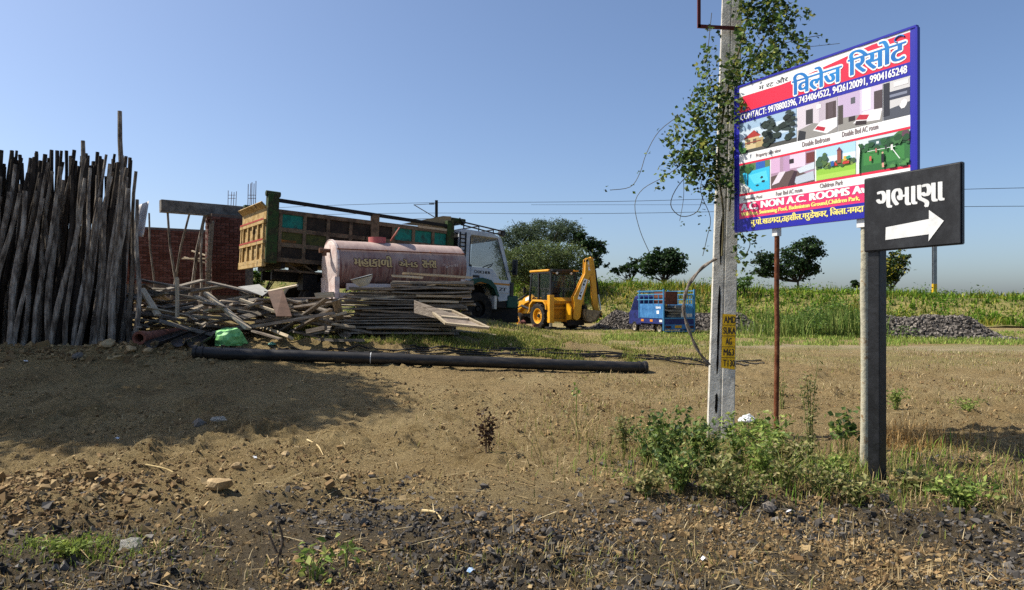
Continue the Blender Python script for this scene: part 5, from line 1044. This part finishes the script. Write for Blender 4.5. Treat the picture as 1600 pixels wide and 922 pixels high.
tree('small tree with yellowing leaves behind the black post', 1392, 470, 54, [(1392, 425, 20, 18), (1402, 405, 16, 13), (1378, 432, 14, 12)], 3400, .23, DRK+['8f8a2c', 'a3982f'], base_z=1.9)
tree('low dark shrub left of the pale hoarding post', 1335, 470, 54, [(1334, 444, 10, 6)], 500, .22, DRK, base_z=2.0)
tree('leafy sapling growing under the tipper bed', 402, 500, 21.2, [(402, 432, 16, 16), (425, 425, 12, 12), (395, 448, 12, 10)], 1300, .09, MID, base_z=1.15)
tree('slender shrub behind the concrete pole at the foot of the embankment', 1165, 470, 50, [(1162, 440, 14, 10), (1150, 446, 10, 8)], 900, .18, MID, base_z=1.5)
# shade tree standing left of the picture
st_ = thing('shade_tree', 'large tree left of the view that shades the bare earth', 'tree', (-12.3, 11.6, Z(-12.3, 11.6)))
tr = MB(); tr.tube([(0, 0, -.3), (.1, 0, 2.4), (0, .1, 4.6)], [.3, .24, .18], 10)
for k in range(9):
    a = k*.698; tr.tube([(0, .1, 4.2), (math.cos(a)*.8, math.sin(a)*.8, 5.6), (math.cos(a)*2.1, math.sin(a)*1.5, 7.0+rng.uniform(-.6, 1))], [.11, .07, .02], 6)
tr.build('trunk', M_barkd, st_, smooth=True)
q = rng.normal(0, 1, (440, 3)); q /= np.linalg.norm(q, axis=1)[:, None]; q *= rng.uniform(.2, 1, (440, 1))**.5; q = q*np.array([3.0, 2.7, 1.6])+np.array([.4, -.1, 8.3])
q2 = rng.normal(0, 1, (150, 3)); q2 /= np.linalg.norm(q2, axis=1)[:, None]; q2 *= rng.uniform(.2, 1, (150, 1))**.5; q = np.concatenate([q, q2*np.array([1.9, 1.7, 1.3])+np.array([-2.0, 2.1, 7.6])])
leafmesh('crown', np.concatenate([c+rng.normal(0, .28, (40, 3)) for c in q]), .2, MID, st_, asp=.7)

# ------------------------------------------------------------ gravel heaps behind the tempo
def gheap(label, pxa, ya, pxb, yb, h, hw):
    a, b_ = G(pxa, ya), G(pxb, yb); a.y += hw; b_.y += hw; v = b_-a; L = v.length; u = np.array([v.x, v.y])/L; nrm = np.array([-u[1], u[0]])
    s, t = np.meshgrid(np.linspace(-.6, L+.6, int(L*5)), np.linspace(-hw, hw, 18)); s, t = s.ravel(), t.ravel()
    def hz(s, t): return h*np.maximum(0, 1-(np.abs(t)/hw)**1.5)*sst(-.6, 1.0, s)*(1-sst(L-1.0, L+.6, s))*(.72+.55*fbm(s, t, .6, 3, 91))
    x = a.x+s*u[0]+t*nrm[0]; y = a.y+s*u[1]+t*nrm[1]; z = zbase(x, y)-.05+hz(s, t)
    ii = np.arange(len(s)).reshape(18, -1); f = np.stack([ii[:-1, :-1], ii[:-1, 1:], ii[1:, 1:], ii[1:, :-1]], -1).reshape(-1, 4)
    o = thing('gravel_heap', label, 'gravel', (0, 0, 0)); npmesh('core', np.stack([x, y, z], 1), f, mat('gravel_core', ['2a2724', '3f3b37'], .95, scale=6), smooth=True, parent=o)
    n = int(L*560); s = rng.uniform(-.7, L+.7, n); t = rng.uniform(-hw*1.08, hw*.5, n); x = a.x+s*u[0]+t*nrm[0]; y = a.y+s*u[1]+t*nrm[1]
    k = stones('crushed_stones', np.stack([x, y, zbase(x, y)-.02+hz(s, t)], 1), rng.uniform(.06, .15, n), ['4a4540', '5e5852', '736c64', '38342f', '857d73'], .75, o, .2); k['kind'] = 'stuff'
gheap('long grey ballast heap behind the blue tempo', 948, 513.5, 1198, 518.5, .95, 1.5); gheap('grey ballast heap on the right beyond the dusty track', 1374, 527, 1590, 531, .85, 1.4)

# ------------------------------------------------------------ vegetation masses
def patchy(o, x, y, per, a, b_, f, seed):
    t = sst(.38, .62, fbm(x, y, f, 3, seed))[:, None]; ca, cb = np.array(lin(a)), np.array(lin(b_)); mul = (ca*(1-t)+cb*t)/.2
    at = o.data.color_attributes['col']; C = np.empty(len(at.data)*4, np.float32); at.data.foreach_get('color', C); C = C.reshape(-1, 4); C[:, :3] *= np.repeat(mul, per, 0); at.data.foreach_set('color', C.ravel())
n = 52000; s = rng.uniform(-45, 70, n); nn_ = rng.uniform(-1.5, 11.5, n); x, y = EL(s, nn_)
k = (np.abs(x/y) < .85) & (x/y > -.12); s, nn_, x, y = s[k], nn_[k], x[k], y[k]; z = emb(x, nn_)-.03
hgt = (.18+1.0*fbm(x, y, .3, 4, 81)**1.6)*rng.uniform(.3, 1.4, len(x))
e = tag(blades('embankment_grass', np.stack([x, y, z], 1), hgt, .05+.05*rng.uniform(0, 1, len(x)), ['5f7230', '6f8038', '4f6228', '828c48', '8f9054', '445a24', '9a8c5a'], .65), 'tall green weeds covering the railway embankment', 'grass', kind='stuff')
patchy(e, x, y, 5, '748458', '8a8260', .35, 83)
NC = 1100; n = 54000; cs_, cn_ = rng.uniform(-40, 65, NC), rng.uniform(-1.2, 11, NC); cx, cy = EL(cs_, cn_); id_ = rng.integers(0, NC, n); rad = .18+.75*rng.uniform(0, 1, NC)**2
q = rng.normal(0, 1, (n, 3)); q /= np.linalg.norm(q, axis=1)[:, None]; q *= (rng.uniform(0, 1, n)**.4)[:, None]
x = cx[id_]+q[:, 0]*rad[id_]; y = cy[id_]+q[:, 1]*rad[id_]; nd = (62-.401*x-y)/1.077; z = emb(cx[id_], cn_[id_])+np.abs(q[:, 2])*rad[id_]*1.25+.05
wd_ = leafmesh('embankment_weeds', np.stack([x, y, z], 1), .15, ['52702c', '648036', '435e26', '778842', '354c20'], asp=.55); tag(wd_, 'leafy green weeds growing in clumps on the embankment slope', 'weeds', kind='stuff')
patchy(wd_, cx[id_], cy[id_], 4, '7f8a5c', '857f60', .9, 85)
def grass_patch(name, label, pxr, pyr, n, h, cols, wd=.012, clump=0, cat='grass', lean=.5):
    # uniform over the ground between two pixel rows and columns
    xm_ = (pxr[0]+pxr[1])/2; d0, d1 = G(xm_, pyr[1]).y, G(xm_, pyr[0]).y; y = rng.uniform(d0, d1, n); x = (rng.uniform(pxr[0], pxr[1], n)-800)/F*y
    if clump: k = rng.uniform(0, 1, n) < sst(clump, clump+.12, fbm(x, y, 1.1, 4, 101)); x, y = x[k], y[k]
    return tag(blades(name, onground(x, y, -.005), h*rng.uniform(.4, 1.3, len(x)), wd, cols, lean), label, cat, kind='stuff')
GY = ['7c8040', '949250', '6a7438', 'a69c62', '5c6a30']; ST = ['9a855a', 'b49d72', '86704a', 'c6b48c', '766240']
grass_patch('yard_grass', 'short yellow green grass in front of the timber and the digger', (430, 1010), (512, 548), 34000, .085, ['848a42', '989650', '727e3a', 'aa9e60', '66742f'], .016, .34)
grass_patch('yard_grass', 'patchy yellow green grass between the digger, the tempo and the pipe end', (760, 1150), (516, 552), 26000, .09, ['848a42', '989650', '727e3a', 'aa9e60', 'b0a06a'], .018, .36)
grass_patch('verge_grass', 'green grass verge in front of the ballast heaps', (940, 1700), (519, 541), 26000, .16, ['7d9440', '90a34c', '6a8236', 'a8aa5c'], .022, .42)
grass_patch('dry_grass', 'dry straw coloured grass scattered over the right side', (850, 1640), (545, 640), 12000, .08, ST+GY[:2], .012, .44)
n = 2400; y = rng.uniform(27, 33, n); x = (1285+rng.normal(0, 48, n)-800)/F*y
tag(blades('tall_weeds', np.stack([x, y, zbase(x, y)], 1), rng.uniform(.3, 1., n)*(.6+1.3*fbm(x, y, .9, 3, 7)), .04, ['5f7432', '6f8440', '4c6228', '868f4c'], .4), 'tall green weeds between the two ballast heaps', 'weeds', kind='stuff')
NC = 60; n = 6500; id_ = rng.integers(0, NC, n); cx = (1285+rng.normal(0, 45, NC)-800)/F*29.5; cy = 29.5+rng.normal(0, 1.2, NC); x = cx[id_]+rng.normal(0, .22, n); y = cy[id_]+rng.normal(0, .22, n); ch_ = rng.uniform(.3, 1.7, NC)[id_]
tag(leafmesh('tall_weed_leaves', np.stack([x, y, zbase(x, y)+rng.uniform(.05, 1., n)*ch_], 1), .1, ['5a7830', '6d8a3a', '486426', '86964a', '3a5222'], asp=.5), 'leaves of the tall weeds between the two ballast heaps', 'weeds', kind='stuff')
# foreground: straw, clods, dark gravel
x, y = nearxy(34000, 3.6, 19, 1.3); k = rng.uniform(0, 1, len(x)) < (.2+.8*sst(.45, .6, fbm(x, y, 1.3, 4, 111)))*np.where(x > 1.0, 1, .5); x, y = x[k], y[k]
tag(blades('dry_straw', onground(x, y, .004), rng.uniform(.02, .11, len(x)), .0035+.0012*y*.25, ST, 1.35, droop=.15), 'dry straw and stalks strewn over the bare ground', 'straw', kind='stuff')
x, y = nearxy(66000, 3.5, 12, 1.15); ga = fbm(x, y, .9, 4, 121); k = rng.uniform(0, 1, len(x)) < (.12+.88*sst(.40, .54, ga))*(1-sst(4.9, 6.9, y-.12*x+3.0*(fbm(x, y, .9, 3, 131)-.5)))*np.where(x < -1.4, .45, 1); x, y = x[k], y[k]
tag(stones('dark_gravel', onground(x, y, .002), np.clip(rng.lognormal(-3.85, .5, len(x)), .01, .085), ['322f2b', '45413c', '58534d', '292724', '69645d', '4a463f'], .5), 'dark grey crushed stones scattered along the near edge', 'gravel', kind='stuff')
x, y = nearxy(60000, 3.6, 14, 1.2); k = rng.uniform(0, 1, len(x)) < .12+.88*sst(.46, .62, fbm(x, y, 1.0, 4, 141)); x, y = x[k], y[k]
mx, my = rng.normal(-3.9, .55, 2600), rng.normal(5.75, .38, 2600); x, y = np.concatenate([x, mx]), np.concatenate([y, my])
bx2, by2 = rng.uniform(-9.5, -5.3, 1200), rng.normal(13.0, .3, 1200); x, y = np.concatenate([x, bx2]), np.concatenate([y, by2])
sz = np.clip(rng.lognormal(-4.15, .55, len(x)), .007, .08); sz[-3800:] *= 1.6; sz[-1200:] *= 1.7
tag(stones('soil_clods', onground(x, y, .002), sz, ['76603f', '8a7350', '634e33', '9c8660', '806847', '8f7853'], .7), 'brown clods of dry earth scattered over the ground', 'soil', kind='stuff')
x, y = nearxy(54000, 3.5, 9.0, 1.1); k = rng.uniform(0, 1, len(x)) < .1+.6*sst(.42, .62, fbm(x, y, 2.2, 4, 151)); x, y = x[k], y[k]
tag(stones('soil_crumbs', onground(x, y, .001), rng.uniform(.006, .017, len(x)), ['6a5539', '7d684a', '8f7a58', '5a4830', 'a08c68', '4a4238'], .7), 'fine crumbs of dry earth and grit over the near ground', 'soil', kind='stuff')
x, y = nearxy(1500, 3.8, 15, 1.2); k = rng.uniform(0, 1, len(x)) < .35+.65*sst(.45, .6, fbm(x, y, .9, 3, 161)); x, y = x[k], y[k]
tag(blades('loose_stalks', onground(x, y, .012), rng.uniform(.1, .34, len(x)), .005+.0007*y, ST, .05, droop=.02, base=1.5), 'long dry stalks lying loose on the bare ground', 'straw', kind='stuff')
def gp2(name, label, px, py, rx, ry, n, h, cols, wd, cat='grass', lean=.5, leafn=0, lsz=.04, lcols=None):
    c = G(px, py); x = c.x+rng.normal(0, rx, n); y = c.y+rng.normal(0, ry, n); o = tag(blades(name, onground(x, y, -.005), h*rng.uniform(.35, 1.3, n), wd, cols, lean), label, cat, kind='stuff')
    return c
gp2('weedy_grass', 'green and straw coloured grass round the sign posts', 1270, 735, .95, .55, 4200, .17, GY+ST[:2]+['7c9a3c', '6a8a34'], .008)
gp2('weedy_grass', 'thin weedy grass round the foot of the concrete pole', 1090, 700, .55, .5, 1500, .15, GY+ST[:3], .007)
gp2('weedy_grass', 'low grass along the lower right edge', 1500, 760, .7, .4, 1500, .11, GY+ST+['6f8a38'], .007)
gp2('weedy_grass', 'dry yellow grass tufts at the bottom centre edge', 900, 880, .75, .16, 900, .08, ST+GY[:2], .006, lean=.9)
gp2('weedy_grass', 'pale dry grass along the bottom left edge', 330, 905, 1.0, .12, 900, .07, ST+GY[:1], .006, lean=.9)
gp2('weedy_grass', 'small patch of green grass on the lower left', 130, 858, .3, .14, 900, .06, ['7f8f3c', '93a04a', '6b7a34'], .006)
gp2('weedy_grass', 'straw tangle right of the black post', 1420, 690, .28, .3, 1300, .2, ['a3804c', 'b8945c', '8a6a3c', 'c4a874'], .006, lean=.9)
gp2('weedy_grass', 'sparse dry stalks between pipe and concrete pole', 900, 670, .8, .9, 1300, .16, ST+GY[:2], .006, lean=.7)

# ------------------------------------------------------------ single weeds
def weed(label, px, py, h, spread, stems, nleaf, lsz, cols, stemmat=M_stem, asp=.6, name='weed', lean=0, lo=.25):
    b = G(px, py); o = thing(name, label, 'plant', b); mb = MB(); pts = []
    for i in range(stems):
        a = rng.uniform(0, 6.283); sp = rng.uniform(.2, 1)*spread; hh = h*rng.uniform(.6, 1.05); e = Vector((math.cos(a)*sp+lean, math.sin(a)*sp, hh)); m_ = Vector((e.x*.35, e.y*.35, hh*.55))
        cv = curve([Vector((math.cos(a)*.02, math.sin(a)*.02, -.03)), m_, e], 8); mb.tube(cv, [.0055*(1-.7*k/len(cv)) for k in range(len(cv))], 5)
        for _ in range(nleaf):
            t = rng.uniform(lo, 1); p = cv[min(int(t*len(cv)), len(cv)-1)]; pts.append(tuple(p+Vector((rng.normal(0, lsz*.7), rng.normal(0, lsz*.7), rng.normal(0, lsz*.4)))))
    mb.build('stems', stemmat, o)
    if pts: leafmesh('leaves', np.array(pts), lsz, cols, o, asp=asp, up=.6)
    return o
G1 = ['5d7236', '70823e', '4c6230', '84904a', '3e5428']; G2 = ['768a3c', '8a9c4a', '667c32', '99a055', '5a7030']; G3 = ['767c46', '908e56', '5f663a', 'a09868', '8a7c50']; BR = ['4a3424', '5d4430', '3a281c']
weed('largest bushy green weed left of the concrete pole foot', 1040, 745, .62, .34, 22, 30, .05, G1, asp=.8)
weed('smaller bushy weed just left of the pole foot', 1085, 720, .42, .24, 13, 24, .045, G1, asp=.8)
weed('bright green weed in front of the concrete pole', 1150, 735, .5, .25, 14, 22, .05, G2)
weed('bright leafy weed between the pole and the rusty post', 1190, 755, .42, .25, 14, 20, .055, G2)
weed('yellowish weed at the foot of the rusty post', 1225, 765, .36, .28, 14, 18, .04, G3)
k0 = rng.bit_generator.state
for q, (px, py, h, sp, lb, cc) in enumerate(((1010, 725, .4, .25, 'scrubby weed at the left edge of the weed patch', G1), (1062, 770, .36, .3, 'low spreading weed in front of the largest bushy weed', G1), (1120, 775, .34, .3, 'low weed in front of the pole foot', G3), (1175, 700, .4, .22, 'weed close behind the bright weeds right of the pole', G2), (1110, 745, .45, .2, 'dark leafy weed touching the front of the pole', G1), (1240, 735, .3, .3, 'ragged yellow weed right of the rusty post', G3), (1285, 780, .26, .32, 'low yellow weed in front of the two hoarding posts', G3), (1335, 790, .22, .28, 'low weed left of the black post foot', G3), (1432, 775, .16, .25, 'low weed right of the black post foot', G3), (1160, 790, .22, .32, 'low yellowish weed at the front of the weed patch', G3), (1500, 790, .16, .3, 'small weed near the lower right edge', G2), (1205, 725, .45, .2, 'upright weed behind the foot of the rusty post', G2), (975, 700, .3, .2, 'thin weed left of the weed patch', G3), (1010, 775, .2, .25, 'flat weed at the lower left of the weed patch', G3))):
    weed(lb, px, py, h, sp, 14, 22, .038+.012*(q % 3), cc, asp=.65)
weed('tall spiky seeded weed between the two hoarding posts', 1266, 735, .95, .10, 6, 46, .045, G3, asp=.4)
weed('broad-leaved weed leaning on the pale hoarding post', 1318, 722, .52, .14, 5, 16, .085, G1, asp=.75, lo=.55)
weed('low green weed below the pale hoarding post', 1310, 765, .3, .25, 12, 20, .04, G2)
weed('small weed just right of the black post', 1400, 640, .28, .2, 10, 16, .045, G2)
weed('tall thin stalk with a few leaves near the pipe end', 900, 690, .78, .07, 2, 5, .06, G2, lo=.8)
weed('straggly dry weed with long stalks left of the pole', 905, 692, .45, .4, 9, 5, .035, G3, M_dry)
weed('withered dark brown weed in the middle of the bare ground', 762, 706, .42, .1, 6, 34, .05, BR, mat('dead_stem', ['4a3626', '604a36'], .9))
weed('broken bare stalk leaning left of the pole', 848, 730, .62, .22, 2, 2, .04, G3, M_dry, lean=-.25)
weed('leafy seedling at the bottom centre', 490, 905, .2, .15, 6, 7, .06, G2)
weed('small green seedling beside the leafy seedling', 538, 885, .17, .06, 3, 5, .06, G2)
weed('creeping weed at the lower left', 110, 868, .1, .32, 16, 12, .035, ['7f8f3c', '93a04a', '6b7a34'])
weed('upright dry straw stalk in the lower middle', 800, 838, .26, .02, 1, 0, .03, G3, M_dry)
weed('pale dry stalk standing near the bottom right of centre', 1085, 870, .32, .03, 1, 3, .03, G3, M_dry)
weed('green tuft with leaves far right on the open ground', 1512, 643, .16, .3, 10, 14, .04, G2)
weed('slim young weed beside the rusty post', 1222, 640, .55, .12, 6, 14, .045, G3)
for px0, y0, px1, y1, lb in ((432, 890, 452, 828, 'forked dead twig standing in the gravel'), (228, 728, 285, 752, 'curved pale bark strip on the bare earth'), (480, 690, 505, 714, 'thin dry twig lying left of centre'), (660, 800, 690, 815, 'dry twig on the gravel at centre')):
    a, b_ = G(px0, y0), G(px1, y1); v = (b_-a)*(1 if y0 < y1 else .12); 
    if y0 > y1: v.z = .23
    o = thing('dead_twig', lb, 'twig', a+Vector((0, 0, .01)))
    cv = curve([Vector(), v*.5+Vector((.02, .03, .012)), v], 8)
    MB().tube(cv, [.011-.007*k/len(cv) for k in range(len(cv))], 6).build('stem', M_dry if y0 < y1 else M_barkd, o)
    if y0 > y1: MB().tube([v*.3, v*.6+Vector((-.05, 0, .03)), v*.7+Vector((-.09, 0, .02))], [.008, .006, .003], 6).build('fork', M_barkd, o)

# ------------------------------------------------------------ larger loose rocks, litter
M_rock = mat('tan_rock', ['8a7352', 'a68e68', 'b8a27c'], .95, scale=7, bump=.6, bscale=30); M_rockg = mat('grey_rock', ['5f5850', '7b746a'], .95, scale=7, bump=.6, bscale=30)
for i, (px, py, s, m, lb) in enumerate(((342, 762, .2, M_rock, 'largest flat tan rock on the lower left ground'), (541, 752, .11, M_rock, 'pale angular rock in the middle foreground'), (446, 712, .1, M_rock, 'upright tan rock left of centre'), (370, 732, .11, M_rock, 'rounded clod just above the largest flat rock'), (425, 733, .08, M_rock, 'small tan rock beside the upright rock'), (148, 765, .09, M_rock, 'round rock on the dug soil at far left'), (310, 664, .17, M_rockg, 'pale grey flat rock at the edge of the tree shade'), (166, 545, .26, M_rock, 'tan boulder at the foot of the wooden poles'), (206, 552, .22, M_rock, 'second tan boulder right of the first at the pole stack'), (232, 552, .18, M_rock, 'smaller boulder nearest the clay pipe'), (121, 562, .2, M_rockg, 'grey stone on the shaded bank below the poles'), (1202, 796, .13, M_rockg, 'dark lump of tarry soil below the rusty post'), (1537, 719, .085, M_rock, 'small square stone in the hoarding shadow'), (752, 808, .08, M_rockg, 'grey stone in the gravel at centre'), (797, 541, .12, M_rock, 'tan stone on the grass below the tank'), (1000, 820, .1, M_rockg, 'grey stone in the gravel right of centre'))):
    c = G(px, py); lump('rock', c+Vector((0, 0, s*.12)), (s*.75, s*.6, s*.5), m, lb, 'rock', 40+i, 2, .2)
M_clear = mat('clear_plastic', ['b8b4a8', 'd0ccc0'], .25, scale=8, bump=.9, alpha=.38)
lump('plastic_bag', G(205, 858)+Vector((0, 0, .01)), (.1, .07, .06), M_clear, 'crumpled clear plastic bag at the lower left', 'bag', 77, 3, .6)
lump('plastic_bag', G(312, 660)+Vector((.25, 0, .02)), (.1, .08, .05), M_clear, 'dusty plastic scrap beside the flat grey rock', 'bag', 78, 3, .6)
lump('white_litter', G(1166, 662)+Vector((0, 0, .04)), (.14, .09, .08), mat('white_litter', ['d8d8d4', 'e6e6e2'], .6, scale=8, bump=.6), 'crumpled white litter right of the concrete pole', 'litter', 79, 3, .6)
lump('teal_scrap', G(425, 540)+Vector((0, 0, .02)), (.16, .1, .05), mat('teal_scrap', ['5f9a86', '7fb5a0'], .6, scale=8), 'teal plastic scrap lying right of the green sack', 'litter', 80, 3, .6)
def wrapper(px, py, s, h, lb):
    c = G(px, py)+Vector((0, 0, .02)); mb = MB(); mb.add([(-s, -s*.5, 0), (0, -s*.55, .012), (s, -s*.4, 0), (s, s*.5, .01), (0, s*.5, .02), (-s, s*.45, .004)], [(0, 1, 4, 5), (1, 2, 3, 4)]); o = mb.build('wrapper', mat('wrapper_'+h, [h, 'd8d8d8'], .4, scale=30), None, loc=c); o.rotation_euler.z = px; tag(o, lb, 'wrapper'); o.modifiers.new('s', 'SOLIDIFY').thickness = .002
wrapper(736, 899, .03, '4a90c8', 'small blue and white wrapper at the bottom centre'); wrapper(1235, 806, .03, 'dcdcdc', 'white paper scrap below the rusty post'); wrapper(398, 720, .03, 'e0e0dc', 'white paper scrap beside the upright tan rock'); wrapper(182, 690, .03, '6a8a9a', 'faded blue wrapper in the tree shade'); wrapper(40, 567, .06, 'd0d0d4', 'white scrap on the shaded bank'); wrapper(1100, 880, .02, 'e0e0dc', 'tiny white scrap in the gravel near the bottom')
